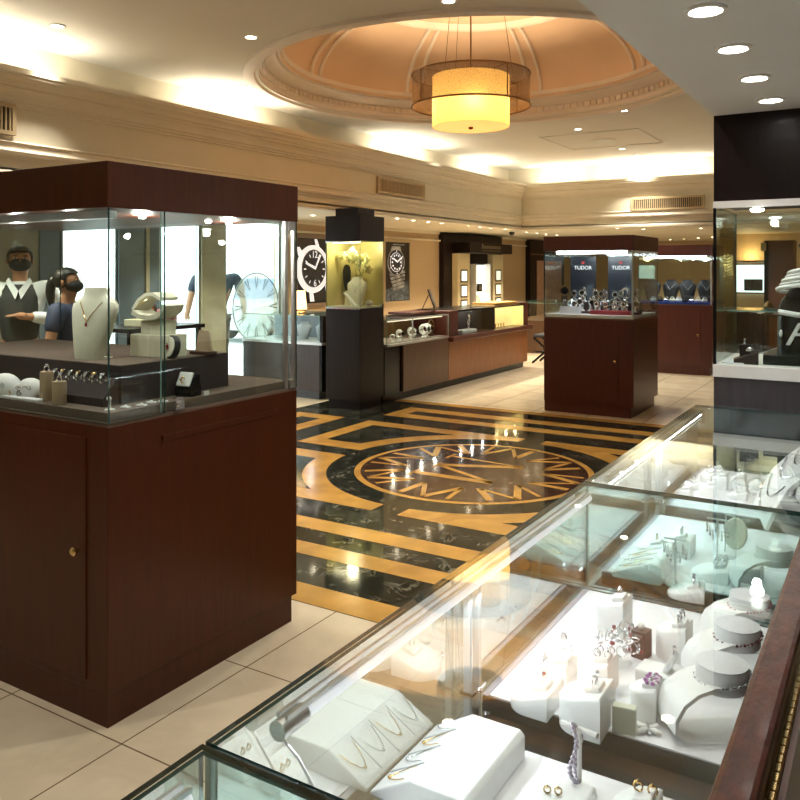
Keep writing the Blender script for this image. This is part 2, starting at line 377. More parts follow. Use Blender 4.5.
m.at(DCX, DCY, 0)
def domer(t): return (1.84 * cos(t) ** .9, 3.66 + .72 * sin(t))
tt = .98; r_, z_ = domer(tt); m.lathe([(r_ + .05, z_ - .045), (r_ + .02, z_ - .05), (r_ - .02, z_ - .03), (r_ - .05, z_ + .01)], 96, cap=False)
for k in range(8):
    for da in (-.045, .045):
        a = R(45 * k + 4.5) + da
        pts = []
        for i in range(13):
            t = .02 + (tt - .03) * i / 12; r_, z_ = domer(t); aa = R(45 * k + 4.5) + da * 1.0
            pts.append(((r_ - .012) * cos(aa), (r_ - .012) * sin(aa), z_ - .008))
        m.tube(pts, .022, 6)
struct('trim_dome', m, DOMET)
# low ceilings and soffit faces
m = MB()
m.box(XL, SX, YN, YF, ZL, ZL + .05); m.box(SX - .04, SX, YN, SY, ZL, 3.02); m.box(-6.0, SX, YN, SY + .4, 2.98, 3.02)
m.box(-6.02, -5.98, YN, SY + .42, 3.0, ZC)
struct('ceiling_left', m, CREAM)
m = MB()
m.box(SX, XR, SY, YF, ZL, ZL + .05); m.box(SX, XR, SY, SY + .04, ZL, 3.02); m.box(-6.0, XR, SY, SY + .42, 2.98, 3.02); m.box(-6.0, XR, SY + .40, SY + .44, 3.0, ZC)
struct('ceiling_back', m, CREAM)
m = MB(); m.box(-.70, XR, YN, SY, ZL, ZC + .04); struct('ceiling_near', m, CEILN)
# crown moulding (profile: how far out from the soffit face, height)
cp = [(0, 2.80), (.018, 2.80), (.018, 2.82), (.03, 2.825), (.03, 2.845), (.042, 2.85), (.05, 2.88), (.065, 2.905), (.085, 2.925), (.085, 2.94), (.10, 2.945), (.115, 2.975), (.14, 3.0), (.14, 3.02), (.15, 3.025), (.15, 3.065), (.13, 3.07), (0, 3.07)]
lp = [(0, 2.42), (.012, 2.42), (.012, 2.44), (.03, 2.45), (.035, 2.47), (.02, 2.49), (.02, 2.52), (.03, 2.535), (.0, 2.55)]
bp_ = [(0, 2.28), (.02, 2.28), (.02, 2.31), (.008, 2.33), (0, 2.33)]
for i, (pr, nm) in enumerate(((cp, 'trim_1'), (lp, 'trim_3'), (bp_, 'trim_5'))):
    m = MB(); m.prism([(SX + a, b) for a, b in pr], YN, SY, 'y'); struct(nm, m, CREAMT)
    m = MB(); m.prism([(SY - a, b) for a, b in pr], SX, -.70, 'x'); struct('trim_%d' % (2 * i + 2), m, CREAMT)
# walls
m = MB(); m.box(XL - .15, XL, 8.78, YF, 0, ZL); m.box(XL - .15, XL, YN, 5.10, 0, ZL); m.box(XL - .15, XL, YN, YF, ZL, ZC)
struct('wall_left', m, [TANW])
m = MB(); m.box(XL, XL + .015, YN, 5.0, 0, ZL); struct('wall_entrance', m, GREIGE)
m = MB(); m.box(XL, XR, YF, YF + .1, 0, ZC); struct('wall_back', m, TANW)
m = MB(); m.box(XR, XR + .1, YN, YF, 0, ZC); struct('wall_right', m, TANW)
m = MB(); m.box(XL, XR, YN - .1, YN, 0, ZC); struct('wall_near', m, TANW)
m = MB(); m.box(XL, XL + .02, 8.78, 17.5, 0, .12); struct('baseboard_left', m, ESPR)
m = MB(); m.box(XL, XL + .035, 8.8, YF, 2.12, 2.15); m.box(XL, XL + .025, 8.8, YF, 2.25, 2.30); struct('trim_7', m, CREAMT)
# storefront columns and glass
m = MB(); m.box(-7.38, -7.27, 5.0, 5.26, 0, ZL); struct('column_1', m, BLUEG)
m = MB(); m.box(-7.38, -7.27, 5.97, 6.33, 0, ZL); m.box(-7.38, -7.28, 6.38, 6.55, 0, ZL); struct('column_2', m, BLUEG)
m = MB(); m.box(-7.39, -7.25, 6.33, 6.38, 0, ZL); struct('trim_8', m, BEIGEC)
m = MB(); m.box(-7.38, -7.27, 7.22, 7.64, 0, ZL); struct('column_3', m, BEIGEC)
for i, (y0, y1) in enumerate(((5.26, 5.97), (6.55, 7.22), (7.64, 8.74))):
    w_ = MB(); w_.box(-7.36, -7.30, y0, y1, 0, .08); w_.box(-7.36, -7.30, y0, y1, 2.22, ZL); w_.box(-7.36, -7.30, y0, y0 + .03, .08, 2.22); w_.box(-7.36, -7.30, y1 - .03, y1, .08, 2.22)
    wo = struct('window_%d' % (i + 1), w_, ALU)
    g = MB(); pane(g, -7.337, -7.327, y0 + .03, y1 - .03, .08, 2.22); g.build('glass_pane', [GLASS, EDGEL], wo)
    if i == 2:                                       # etched round emblem on the shop window
        e = MB(); e.at(-7.322, 8.27, 1.09, ry=pi / 2)
        e.lathe([(.47, 0), (.47, .002)], 64); e.build('etched_emblem', FROST, wo)
        e = MB()
        for k in range(12):
            a = 2 * pi * k / 12; c_ = lambda r, b: (-7.319, 8.27 + r * cos(a + b), 1.09 + r * sin(a + b))
            e.poly([c_(.42, -.09), c_(.42, -.05), c_(.27, .0), c_(.25, -.03)]); e.poly([c_(.42, .09), c_(.27, .03), c_(.25, .0), c_(.42, .05)])
        e.ring(-7.318, 8.27, 1.09, .455, .006, 'x', 48, 6)
        e.build('emblem_rays', mat('etched_grey', (.10, .12, .13), .6), wo)
m = MB(); m.box(-7.38, -7.26, 8.74, 8.80, 0, ZL); struct('trim_9', m, ALU)
# street outside: pavement, road and a pale building across it
m = MB(); m.box(-30, -7.45, -20, 40, -.14, -.04); o = struct('ground_street', m, mat('pavement', (.62, .62, .60), .9, var=.05))
bl = thing('shop_building', 'pale building across the street beyond the shop window', 'building', -18, 10, -.04)
m = MB(); m.box(-20, -18, -10, 30, -.04, 9); m.build('facade', mat('pale_render', (.86, .86, .85), .8, var=.04), bl, world=True)
for k in range(5):
    m = MB(); m.box(-18.0, -17.96, 4 + k * 5, 5.2 + k * 5, 3.2, 4.6); m.build('window', mat('street_window', (.45, .52, .58), .1), bl, world=True)
cr = thing('car', 'pale blue parked car seen through the shop window', 'car', -12.5, 15.5, -.04)
m = MB(); m.prism([(13.2, .25), (17.4, .25), (17.4, .75), (16.4, .92), (14.1, .92), (13.2, .8)], -13.3, -11.7, 'x'); m.build('body', mat('car_paint', (.60, .66, .72), .2, coat=.5), cr, world=True, bevel=.05)
m = MB(); m.prism([(14.1, .92), (16.3, .92), (15.7, 1.38), (14.5, 1.38)], -13.2, -11.8, 'x'); m.build('cabin', mat('car_window', (.12, .25, .45), .08), cr, world=True, bevel=.04)
for y in (14.0, 16.6):
    for x in (-13.25, -11.75):
        m = MB(); m.at(x, y, .28, ry=pi / 2); m.lathe([(.3, -.09), (.3, .09)], 20); m.build('wheel', BLACK, cr, world=True)

# ================================================================== ceiling fittings
def downlight(lb, x, y, z, r, lens, grp=None):
    t = thing('downlight', lb, 'downlight', x, y, z, 0, grp)
    m = MB(); m.lathe([(r, -.001), (r, -.008), (r * .8, -.010), (r * .72, -.004), (r * .72, -.001)], 24, cap=False); m.build('trim_ring', WHITEM, t)
    m = MB(); m.lathe([(r * .7, -.001), (r * .66, -.006), (r * .3, -.009)], 20); m.build('lens', lens, t)
    return t
up = [(-5.27, 3.77, 'nearest the storefront end of the row over the left cornice'), (-5.46, 5.96, 'second in the row over the left cornice'), (-5.45, 7.74, 'between dome and left cornice, dome side middle'),
      (-5.40, 9.79, 'fourth in the row over the left cornice'), (-5.45, 11.87, 'farthest in the row over the left cornice'), (-4.24, 4.73, 'alone in grey ceiling left of the dome front'), (-2.54, 4.78, 'in front of the dome at the top picture edge'),
      (-2.60, 9.12, 'just behind the dome rim at right'), (-3.45, 10.03, 'nearest behind the dome beside the hatch outline'), (-3.45, 12.01, 'beyond the round speaker grille'), (-3.45, 12.85, 'closest to the back cornice glow')]
for i, (x, y, d) in enumerate(up):
    t = downlight('small recessed ceiling downlight ' + d, x, y, ZC, .055, LEDWARM, 'downlights of the upper ceiling')
    light('SPOT', 'lamp', (x, y, ZC - .03), (95 if x < -5.2 else 140), (1, .92, .77), .04, spot=R(66 if x < -5.2 else 95), blend=1, parent=t)
for i, y in enumerate((1.00, 1.42, 1.84, 2.28, 2.72, 3.18, 3.63)):
    t = downlight('large recessed spotlight, %s from the camera end, in the near grey ceiling' % ORD[i], -.43, y, ZL, .056, LEDNEU, 'spotlights of the near ceiling')
    light('SPOT', 'lamp', (-.43, y, ZL - .03), 12, (1, .95, .88), .04, spot=R(80), parent=t)
lowl = [(-6.40, 8.32), (-5.81, 9.43), (-5.85, 9.94), (-5.86, 10.39), (-5.86, 10.81), (-5.82, 11.63), (-5.82, 12.06), (-5.86, 12.57), (-5.77, 12.95), (-5.91, 14.28), (-5.91, 14.78), (-5.92, 15.29), (-5.87, 15.75), (-6.5, 6.7), (-6.2, 5.1), (-6.0, 3.5)]  # last three: unseen spots, added to brighten the people by the storefront
for i, (x, y) in enumerate(lowl):
    t = downlight('tiny spotlight in the low left ceiling, %s from the front of the row' % ORD[i], x, y, ZL, .045, LEDWARM, 'spotlights of the low left ceiling')
    if i > 12 or i not in (3, 10): light('SPOT', 'lamp', (x, y, ZL - .03), 88, WARM, .04, spot=R(110), parent=t)
lowb = [(-4.02, 13.69), (-3.73, 14.27), (-2.80, 14.44), (-4.50, 19.69), (-4.14, 19.39), (-3.72, 18.88), (-3.37, 18.63), (-1.6, 14.4), (-1.2, 17.5)]
for i, (x, y) in enumerate(lowb):
    t = downlight('tiny spotlight in the low back ceiling, %s of nine' % ORD[i], x, y, ZL, .045, LEDWARM, 'spotlights of the low back ceiling')
    if i in (0, 2, 3, 5, 7, 8): light('SPOT', 'lamp', (x, y, ZL - .03), 55, WARM, .04, spot=R(115), parent=t)
for i, (x, y) in enumerate(((-4.3, 2.2), (-2.6, 2.9), (-1.3, 3.2), (-1.3, 1.4), (-3.2, .4), (-1.3, 5.6))):
    t = downlight('recessed ceiling downlight outside the picture, %s of six over the near floor' % ORD[i], x, y, ZC, .055, LEDWARM, 'downlights over the near floor')
    light('SPOT', 'lamp', (x, y, ZC - .03), 66, (1, .94, .83), .04, spot=R(100), parent=t)
t = thing('ceiling_speaker', 'round flush speaker grille in the ceiling behind the dome', 'speaker', -3.45, 11.09, ZC)
m = MB(); m.lathe([(.15, -.001), (.15, -.012), (.13, -.016), (.02, -.016)], 28); m.build('grille', CEILN, t)
m = MB(); m.lathe([(.165, 0), (.165, -.008), (.15, -.012)], 28, cap=False); m.build('rim', CREAMT, t)
m = MB(); m.at(-3.45, 11.05, ZC)
for (x0, x1, y0, y1) in ((-.67, .67, -.67, -.655), (-.67, .67, .655, .67), (-.67, -.655, -.67, .67), (.655, .67, -.67, .67)): m.box(x0, x1, y0, y1, -.008, 0)
struct('trim_10', m, CEILP)
t = thing('security_camera', 'black dome security camera under the low ceiling corner', 'camera', -5.9, 13.55, ZL)
m = MB(); m.lathe([(.06, 0), (.06, -.03)], 20); m.build('mount', WHITEM, t)
m = MB(); m.ell(0, 0, -.04, .05, .05, .05); m.build('lens_dome', BLACK, t)
def vent(lb, loc, rz, w, h, n, vertical=True):
    t = thing('air_vent', lb, 'vent', *loc, rz)
    m = MB(); m.box(-w / 2, w / 2, -.02, 0, -h / 2, h / 2); m.build('backing', VENTD, t)
    m = MB()
    for (a, b, c, d) in ((-w / 2 - .03, w / 2 + .03, h / 2, h / 2 + .03), (-w / 2 - .03, w / 2 + .03, -h / 2 - .03, -h / 2), (-w / 2 - .03, -w / 2, -h / 2, h / 2), (w / 2, w / 2 + .03, -h / 2, h / 2)): m.box(a, b, -.035, 0, c, d)
    m.build('frame', VENTM, t)
    m = MB()
    for k in range(n):
        x = -w / 2 + w * (k + .5) / n; m.box(x - .006, x + .006, -.033, -.012, -h / 2, h / 2)
    m.build('slats', VENTM, t)
vent('slatted air vent on the left cornice wall above the flower tower', (SX + .0, 9.12, 2.665), pi / 2, 1.13, .15, 34)
vent('slatted air vent at the left picture edge above the big case', (SX, 3.18, 2.70), pi / 2, .8, .17, 24)
vent('wide slatted air vent on the back cornice wall', (-3.07, SY, 2.65), 0, 1.08, .15, 34)

# cove lighting: fluorescent tubes lying on the ledge behind the crown
def cove(lb, x0, x1, y0, y1):
    t = thing('cove_light', lb, 'lamp', (x0 + x1) / 2, (y0 + y1) / 2, 3.02, 0, 'cove tubes behind the cornice')
    m = MB(); m.tube([(x0, y0, 3.045), (x1, y1, 3.045)], .014, 10); m.build('tube', emis('cove_tube', (1, .93, .74), 5), t, world=True)
    m = MB(); dx, dy = (.02, 0) if x0 == x1 else (0, .02); m.box(min(x0, x1) - dx, max(x0, x1) + dx, min(y0, y1) - dy, max(y0, y1) + dy, 3.02, 3.03); m.build('batten', WHITEM, t, world=True)
    L_ = max(abs(x1 - x0), abs(y1 - y0))
    light('AREA', 'lamp', ((x0 + x1) / 2, (y0 + y1) / 2, 3.075), 6.5 * L_, (1, .93, .76), L_ if x0 != x1 else .05, L_ if x0 == x1 else .05, rot=(pi, 0, 0), parent=t)
for y0, y1, d in ((-1.0, .3, 'behind the camera'), (2.0, 4.25, 'by the left picture edge'), (5.6, 6.8, 'beside the dome'), (9.0, 10.5, 'above the vent'), (11.6, 12.7, 'nearest the corner')):
    cove('hidden cove tube on the left cornice ledge ' + d, -5.75, -5.75, y0, y1)
for x0, x1, d in ((-5.4, -4.6, 'in the corner'), (-4.3, -2.5, 'above the back vent'), (-1.5, -.75, 'at the right end')):
    cove('hidden cove tube on the back cornice ledge ' + d, x0, x1, SY + .19, SY + .19)

# ================================================================== chandelier
HX, HY = DCX - .043, DCY - .026
ch = thing('chandelier', 'large two-tier drum chandelier hanging in the dome', 'chandelier', HX, HY, 4.36)
zt, zo, zi, zbm = 3.46, 3.16, 3.445, 2.965
SHI = fabric('inner_shade', (.92, .74, .36), (1, .46, .10), .34)
SHO = mat('organza_shade', (.26, .16, .075), .6, var=.7, scale=110, alpha=.58)
m = MB(); m.at(HX, HY, 0); nseg = 160
P = [( .365 + (.004 if i % 2 else 0)) for i in range(nseg)]
vs = []; fs = []
for z in (zbm, zi):
    for i in range(nseg): a = 2 * pi * i / nseg; vs.append((P[i] * cos(a), P[i] * sin(a), z))
for i in range(nseg): j = (i + 1) % nseg; fs.append((i, j, nseg + j, nseg + i))
m.add(vs, fs, True); m.build('inner_shade', SHI, ch, world=True)
m = MB(); m.at(HX, HY, 0); m.lathe([(.362, zbm + .005), (.1, zbm + .002), (.012, zbm)], 48); m.build('diffuser', mat('shade_bottom', (.90, .78, .48), .7, var=.03, emit=(1, .46, .11), es=.85), ch, world=True)
m = MB(); m.at(HX, HY, 0); m.ell(0, 0, zbm - .008, .025, .025, .018); m.build('finial', BRONZE, ch, world=True)
m = MB(); m.at(HX, HY, 0); m.lathe([(.565, zo), (.565, zt)], 96, cap=False); m.build('outer_shade', SHO, ch, world=True)
m = MB(); m.at(HX, HY, 0)
m.ring(0, 0, zo, .566, .009, n=96); m.ring(0, 0, zt, .566, .009, n=96); m.ring(0, 0, zi, .36, .006, n=64)
for k in range(4):
    a = R(90 * k + 62); m.tube([(.566 * cos(a), .566 * sin(a), zo), (.566 * cos(a), .566 * sin(a), zt)], .006)
    m.tube([(.05 * cos(a), .05 * sin(a), zi), (.566 * cos(a), .566 * sin(a), zt)], .005)
m.build('wire_frame', BRONZE, ch, world=True)
m = MB(); m.at(HX, HY, 0); m.tube([(0, 0, zi), (0, 0, 4.36)], .008); m.build('stem', BRONZE, ch, world=True)
for k in range(3):
    a = R(120 * k + 20); m = MB(); m.at(HX, HY, 0); m.tube([(.40 * cos(a), .40 * sin(a), zt), (.28 * cos(a), .28 * sin(a), 4.32)], .003, 6); m.build('suspension_wire', BRONZE, ch, world=True)
m = MB(); m.at(HX, HY, 0); m.lathe([(.32, 4.36), (.32, 4.33), (.02, 4.31)], 32); m.build('ceiling_plate', BRASS, ch, world=True)
for k in range(4):
    a = R(90 * k + 30); x, y = HX + .2 * cos(a), HY + .2 * sin(a)
    m = MB(); m.ell(x, y, 3.16, .045, .045, .06); m.build('bulb', emis('bulb_glow', (1, .80, .42), 10), ch, world=True)
    light('POINT', 'lamp', (HX + .29 * cos(a), HY + .29 * sin(a), 3.16), 1.1, (1, .70, .32), .035, parent=ch)
light('SPOT', 'lamp', (HX, HY, 3.30), 80, (1, .72, .42), .05, rot=(pi, 0, 0), spot=R(136), blend=.4, parent=ch)
# ================================================================== canopy display cases
def canopy_case(lb, x0, x1, y0, y1, wood, zs=(.12, 1.048, 1.80, 1.965), door='y', dspan=None, sliding=False, deck=TAUPE, tubes=True, power=20, lcol=COOL, kick=.03):
    zk, zb, zg, zt = zs
    t = thing('display_case', lb, 'display case', (x0 + x1) / 2, (y0 + y1) / 2, 0)
    B = lambda n, m, mt, **k: m.build(n, mt, t, world=True, **k)
    m = MB(); m.box(x0 + .005, x1 - .005 if kick < .02 else x1 - kick, y0 + (.004 if kick < .05 else .03), y1 - kick - .02, 0, zk); B('plinth', m, wood)
    m = MB(); m.box(x0, x1, y0, y1, zk, zb); B('cabinet', m, wood, bevel=.003)
    m = MB(); m.box(x0 + .004, x1 - .004, y0 + .004, y1 - .004, zb, zb + .012); B('ledge', m, TAUPE)
    m = MB(); m.box(x0 + .02, x1 - .02, y0 + .02, y1 - .02, zb + .012, zb + .045); B('deck', m, [deck])
    if dspan:
        a, b = dspan
        m = MB(); m.box(a, b, y0 - .006, y0 + .002, zk + .03, zb - .045)
        d = m.build('door', wood, t, world=True, bevel=.002)
        m = MB(); m.at(b - .035, y0 - .006, .60, rx=pi / 2); m.lathe([(.006, 0), (.006, .014), (.015, .018), (.016, .026), (.010, .031)], 16); m.build('knob', BRASS, d, world=True)
    g = .008
    for nm, q in (('glass_front', (x0, x1, y0, y0 + g)), ('glass_back', (x0, x1, y1 - g, y1)), ('glass_left', (x0, x0 + g, y0 + g, y1 - g))):
        m = MB(); pane(m, *q, zb + .012, zg); B(nm, m, [GLASS, EDGE])
    if sliding:
        ym = 2.115
        m = MB(); pane(m, x1 - g, x1, y0 + g, ym + .008, zb + .012, zg); B('glass_right', m, [GLASS, EDGE])
        m = MB(); pane(m, x1 - 2 * g - .003, x1 - g - .003, ym, y1 - .07, zb + .012, zg); B('sliding_glass', m, [GLASS, EDGEL])
        m = MB(); m.at(x1 + .008, ym + .06, zb + .04, ry=pi / 2); m.box(-.022, .022, -.014, .03, -.012, .008); m.lathe([(.012, .0), (.012, .014), (.009, .018)], 14); B('sliding_lock', m, CHROME)
        m = MB(); m.box(x1 - .022, x1 - .006, y1 - .075, y1 - .055, zb + .012, zg); m.box(x1 - .018, x1 - .002, y1 - .02, y1 - .002, zb + .012, zg); m.box(x1 - .03, x1 + .002, y1 - .05, y1 - .015, zb + .012, zb + .05); m.box(x1 - .03, x1 + .002, y1 - .05, y1 - .015, zg - .04, zg); B('corner_post', m, ALU)
        m = MB(); m.box(x1 - .001, x1 + .003, y0 + .24, y1 - .14, .955, .98); m.box(x1 - .001, x1 + .003, y0 + .24, y0 + .25, .93, .98); B('finger_rail', m, wood, bevel=.003)
    else:
        m = MB(); pane(m, x1 - g, x1, y0 + g, y1 - g, zb + .012, zg); B('glass_right', m, [GLASS, EDGE])
        m = MB(); m.box(x1 - .022, x1 - .002, y0 + .002, y0 + .016, zb + .012, zg); B('corner_post', m, ALU)
    m = MB(); m.box(x0 - .004, x1 + .004, y0 - .004, y1 + .004, zg, zt); B('canopy', m, wood, bevel=.003)
    if tubes:
        xm = (x0 + x1) / 2
        m = MB(); m.box(x0 + .12, x1 - .10, y0 + .08, y0 + .12, zg - .03, zg - .001); B('light_bar', m, LEDW if tubes == 1 else ALU)
        for k in range(4): light('POINT', 'lamp', (x0 + (x1 - x0) * (.2 + .2 * k), y0 + .1, zg - .045), power / 4, lcol, .015, parent=t)
    return t
LX0, LX1, LY0, LY1 = -4.03, -2.328, 1.863, 2.905
c1 = canopy_case('big dark mahogany glass display case in the left foreground', LX0, LX1, LY0, LY1, MAHOG, (.115, 1.048, 1.815, 1.977), dspan=(-3.35, -2.44), sliding=True, tubes=2, power=7, lcol=(1, .95, .85), kick=.012)
for i, (x, y) in enumerate(((-2.60, 2.25), (-2.60, 2.62), (-2.60, 2.75), (-3.2, 2.1), (-3.7, 2.3))):
    m = MB(); m.at(x, y, 1.815); m.lathe([(.014, -.001), (.013, -.008), (.006, -.010)], 14); m.build('case_spotlight', LEDNEU, c1, world=True)
    if i in (0, 2, 3): light('POINT', 'lamp', (x, y, 1.775), 3.0, (1, .96, .86), .03, parent=c1)
c2 = canopy_case('red-brown glass watch display case standing on the tiles beyond the black marble', -3.37, -2.36, 8.64, 9.68, MAHOGR, dspan=(-3.20, -2.52), tubes=1, power=9, deck=WHITEP)
c3 = canopy_case('farther red-brown glass case holding a row of dark busts', -3.40, -2.31, 12.72, 13.74, MAHOGR, dspan=(-3.25, -2.47), tubes=1, power=9, deck=mat('blue_velvet', (.02, .05, .30), .8))

# ---- the things in the left case
DZ = 1.093; RZ = 1.237
m = MB(); m.box(-3.75, -2.46, 2.03, 2.60, 0, RZ - DZ)
tag(m.build('display_riser', [DKVEL, TAUPE], loc=(0, 0, DZ), bevel=.002), 'long dark velvet riser box inside the big left case', 'riser')
m = MB(); m.box(-3.749, -2.461, 2.031, 2.599, 0, .002)
tag(m.build('riser_mat', TAUPE, loc=(0, 0, RZ)), 'taupe mat covering the top of the dark riser box', 'mat')
def bust(name, lb, x, y, z, rz, h, w, mt, grp=None):
    """necklace bust: a flat-bellied chest with sloping shoulders and a short neck, facing -Y"""
    t = thing(name, lb, 'necklace bust', x, y, z, rz, grp)
    N = 22; rows = []
    prof = [(0, .27, .17), (.05, .29, .18), (.28, .37, .185), (.52, .45, .18), (.68, .495, .16), (.77, .48, .145), (.83, .385, .135), (.875, .29, .13), (.93, .255, .135), (1.0, .265, .145)]
    vs = []; fs = []
    for k, (zz, wx, wy) in enumerate(prof):
        off = -.10 * w + .16 * w * zz * 1.2
        for i in range(N):
            a = 2 * pi * i / N; sx = math.copysign(abs(cos(a)) ** .8, cos(a)); sy = math.copysign(abs(sin(a)) ** .8, sin(a))
            vs.append((wx * w * sx, off + wy * w * sy * (1 if sy < 0 else .55), zz * h))
    for k in range(len(prof) - 1):
        for i in range(N): j = (i + 1) % N; fs.append((k * N + i, k * N + j, (k + 1) * N + j, (k + 1) * N + i))
    fs += [tuple(range(N))[::-1], tuple((len(prof) - 1) * N + i for i in range(N))]
    m = MB(); m.add(vs, fs, True); m.build('bust_form', mt, t, sharp=60)
    m = MB(); m.cbox(0, .02 * w, 0, .5 * w, .3 * w, .02 * h); m.build('foot', mt, t)
    return t
def necklace(lb, x, y, z, rz, h, w, mt, gem, grp=None):
    t = thing('necklace', lb, 'necklace', x, y, z, rz, grp)
    m = MB(); P = []
    for i in range(-8, 9):
        u = i / 8; zz = (.80 - .28 * (1 - abs(u)) ** 1.15 + .0) * h
        P.append((u * .25 * w, (-.10 * w + .19 * w * zz / h) - (.185 - .05 * abs(u) ** 2) * w * (1 if zz < .66 * h else .92), zz))
    m.tube(P, .0018 if h > .2 else .004, 6); m.build('chain', mt, t)
    if gem:
        q = P[8]; m = MB(); m.ell(q[0], q[1] - .002, q[2] - .01, .006, .004, .009, 10, 6); m.build('pendant', gem, t)
    return t
bust('necklace_bust', 'pale green necklace bust with a red pendant in the left case', -2.762, 2.145, RZ + .002, .15, .285, .235, CREAML)
necklace('fine gold necklace with red pendant on the pale green bust', -2.762, 2.145, RZ + .002, .15, .285, .235, GOLD, GEMR)
t = thing('bangle', 'round cream bangle pad leaning behind the pale bust', 'display pad', -2.88, 2.22, RZ + .002)
m = MB(); m.at(0, 0, .055, rx=R(75)); m.lathe([(.055, -.008), (.058, 0), (.055, .008)], 28); m.build('pad', CREAML, t)
t = thing('block_stand', 'wood-grained cream block under the tilted necklace pad', 'display stand', -2.60, 2.335, RZ + .002, .06)
m = MB(); m.box(-.10, .10, -.06, .06, 0, .092); m.build('block', CREAMW, t, bevel=.003)
m = MB(); m.box(-.055, .055, -.045, .045, .092, .15); m.build('upper_block', CREAMW, t, bevel=.003)
t = thing('necklace_ramp', 'tilted pale necklace pad with curved top on the cream block', 'necklace display', -2.60, 2.33, RZ + .154, .06)
m = MB(); m.strip([(-.09, .022), (-.05, .006), (0, -.0), (.04, .004), (.085, .03), (.10, .06)], -.06, .05, .018); m.build('lower_pad', CREAML, t)
m = MB(); m.at(-.03, .02, .055, ry=-.25); m.strip([(-.08, 0), (-.04, .03), (0, .042), (.04, .035), (.075, .005)], -.05, .05, .014); m.build('upper_pad', CREAML, t)
m = MB(); m.tube([(-.06, -.055, .055), (-.03, -.06, .07), (.0, -.058, .085)], .002, 6); m.build('chain', GOLD, t)
t = thing('round_display', 'black-edged round cream pad with a red brooch beside the cream block', 'display pad', -2.488, 2.305, RZ + .002, -.25)
m = MB(); m.at(0, 0, .046, rx=R(80)); m.lathe([(.046, -.012), (.048, 0), (.046, .012)], 32); m.build('rim', BLKV, t)
m = MB(); m.at(0, -.010, .047, rx=R(80)); m.lathe([(.040, 0), (.041, .006), (.03, .009)], 32); m.build('pad', CREAML, t)
m = MB(); m.ell(0, -.024, .05, .008, .004, .006); m.ring(0, -.024, .05, .011, .0016, 'y'); m.build('brooch', GEMR, t)
t = thing('earring_stand', 'brown trapezoid earring stand at the back of the left riser', 'earring display', -2.50, 2.49, RZ + .002)
m = MB(); m.prism([(-.045, .012), (.045, .012), (.030, .10), (-.022, .10)], -.004, .008, 'y'); m.build('panel', BEIGEF, t)
m = MB(); m.box(-.05, .05, -.03, .03, 0, .012); m.build('base', BROWNL, t)
t = thing('ring_box', 'black ring box with white cushion and gold ring on the left case deck', 'ring box', -2.455, 2.20 + .06, DZ, .1)
t.location = (-2.41, 2.32, DZ)
m = MB(); m.box(-.04, .04, -.035, .03, 0, .035); m.prism([(-.035, .035), (.03, .035), (.02, .085), (.008, .085)], -.038, .038, 'x'); m.build('box_body', BLACK, t, bevel=.002)
m = MB(); m.at(0, -.020, .066, rx=R(-28)); m.box(-.033, .033, -.008, .002, -.03, .03); m.build('cushion', WHITEL, t, bevel=.004)
m = MB(); m.ring(.0, -.035, .066, .011, .003, 'x'); m.ell(0, -.048, .069, .005, .005, .005); m.build('ring', GOLD, t)
def postring(lb, x, y, z, r, h, mt, gem, grp=None, cat='ring stand'):
    t = thing('ring_pillar', lb, cat, x, y, z, 0, grp)
    m = MB(); m.lathe([(r * .96, 0), (r, .003), (r, h - .004), (r * .95, h)], 24); m.build('pillar', mt, t)
    m = MB(); m.ring(0, 0, h + .011, .011, .0024, 'x', 18, 6); m.build('ring', SILVER, t)
    m = MB(); m.ell(0, 0, h + .024, .007, .007, .006, 8, 5); m.build('stone', gem, t)
    return t
postring('taller beige suede ring cylinder in the left case', -2.785, 1.945, DZ, .025, .112, BEIGEF, GEMW, 'beige ring cylinders')
postring('shorter beige suede ring cylinder nearest the left case corner', -2.668, 1.917, DZ, .026, .086, BEIGEF, GEMW, 'beige ring cylinders')
for i, (x, y, s) in enumerate(((-3.02, 1.925, 1.0), (-2.90, 1.955, .85))):
    t = thing('white_cushion', ['larger white domed jewellery cushion at the left picture edge', 'smaller white domed jewellery cushion beside the beige cylinders'][i], 'cushion', x, y, DZ, .2)
    m = MB(); m.ell(0, 0, .03 * s, .075 * s, .05 * s, .062 * s, 20, 12); m.build('cushion', WHITEL, t)
    m = MB()
    for k in range(4): m.ring(-.03 + .02 * k, -.040 * s - .004, .05 * s, .007, .0016, 'y', 12, 5)
    m.build('earrings', SILVER, t)
t = thing('glass_tray', 'narrow white tray with small brooches on the left deck', 'tray', -2.94, 1.905, DZ)
m = MB(); m.box(-.20, .17, -.018, .016, 0, .012); m.build('tray', WHITEP, t, bevel=.003)
for k in range(3):
    m = MB(); m.ring(-.10 + .07 * k, 0, .022, .012, .003, 'y', 14, 5); m.build('brooch', [BRONZE, GOLD, SILVER][k], t)
t = thing('watch_ramp', 'dark sloping ramp carrying a row of bracelets before the riser', 'ramp', -2.66, 1.99, DZ)
m = MB(); m.prism([(-.035, 0), (.035, 0), (.035, .09), (.02, .09), (-.035, .03)], -.14, .19, 'x'); m.build('ramp', DKVEL, t)
for k in range(7):
    x = -.12 + .046 * k
    b = thing('cuff_bracelet', 'silver cuff bracelet, %s from the left on the dark ramp' % ORD[k], 'bracelet', -2.66 + x, 1.985, DZ + .085 - .002, .3, 'bracelets on the dark ramp')
    m = MB(); m.ring(0, 0, .014, .019, .0055, 'x', 20, 7, a0=-.8, a1=4.0); m.build('band', SILVER if k % 3 else CHROME, b)
    m = MB(); m.ell(0, -.012, .032, .009, .004, .006, 8, 6); m.build('setting', GOLD if k % 2 else GEMW, b)
t = thing('price_stand', 'small white swan-like price stand at the left case corner', 'stand', -2.40, 1.93, DZ)
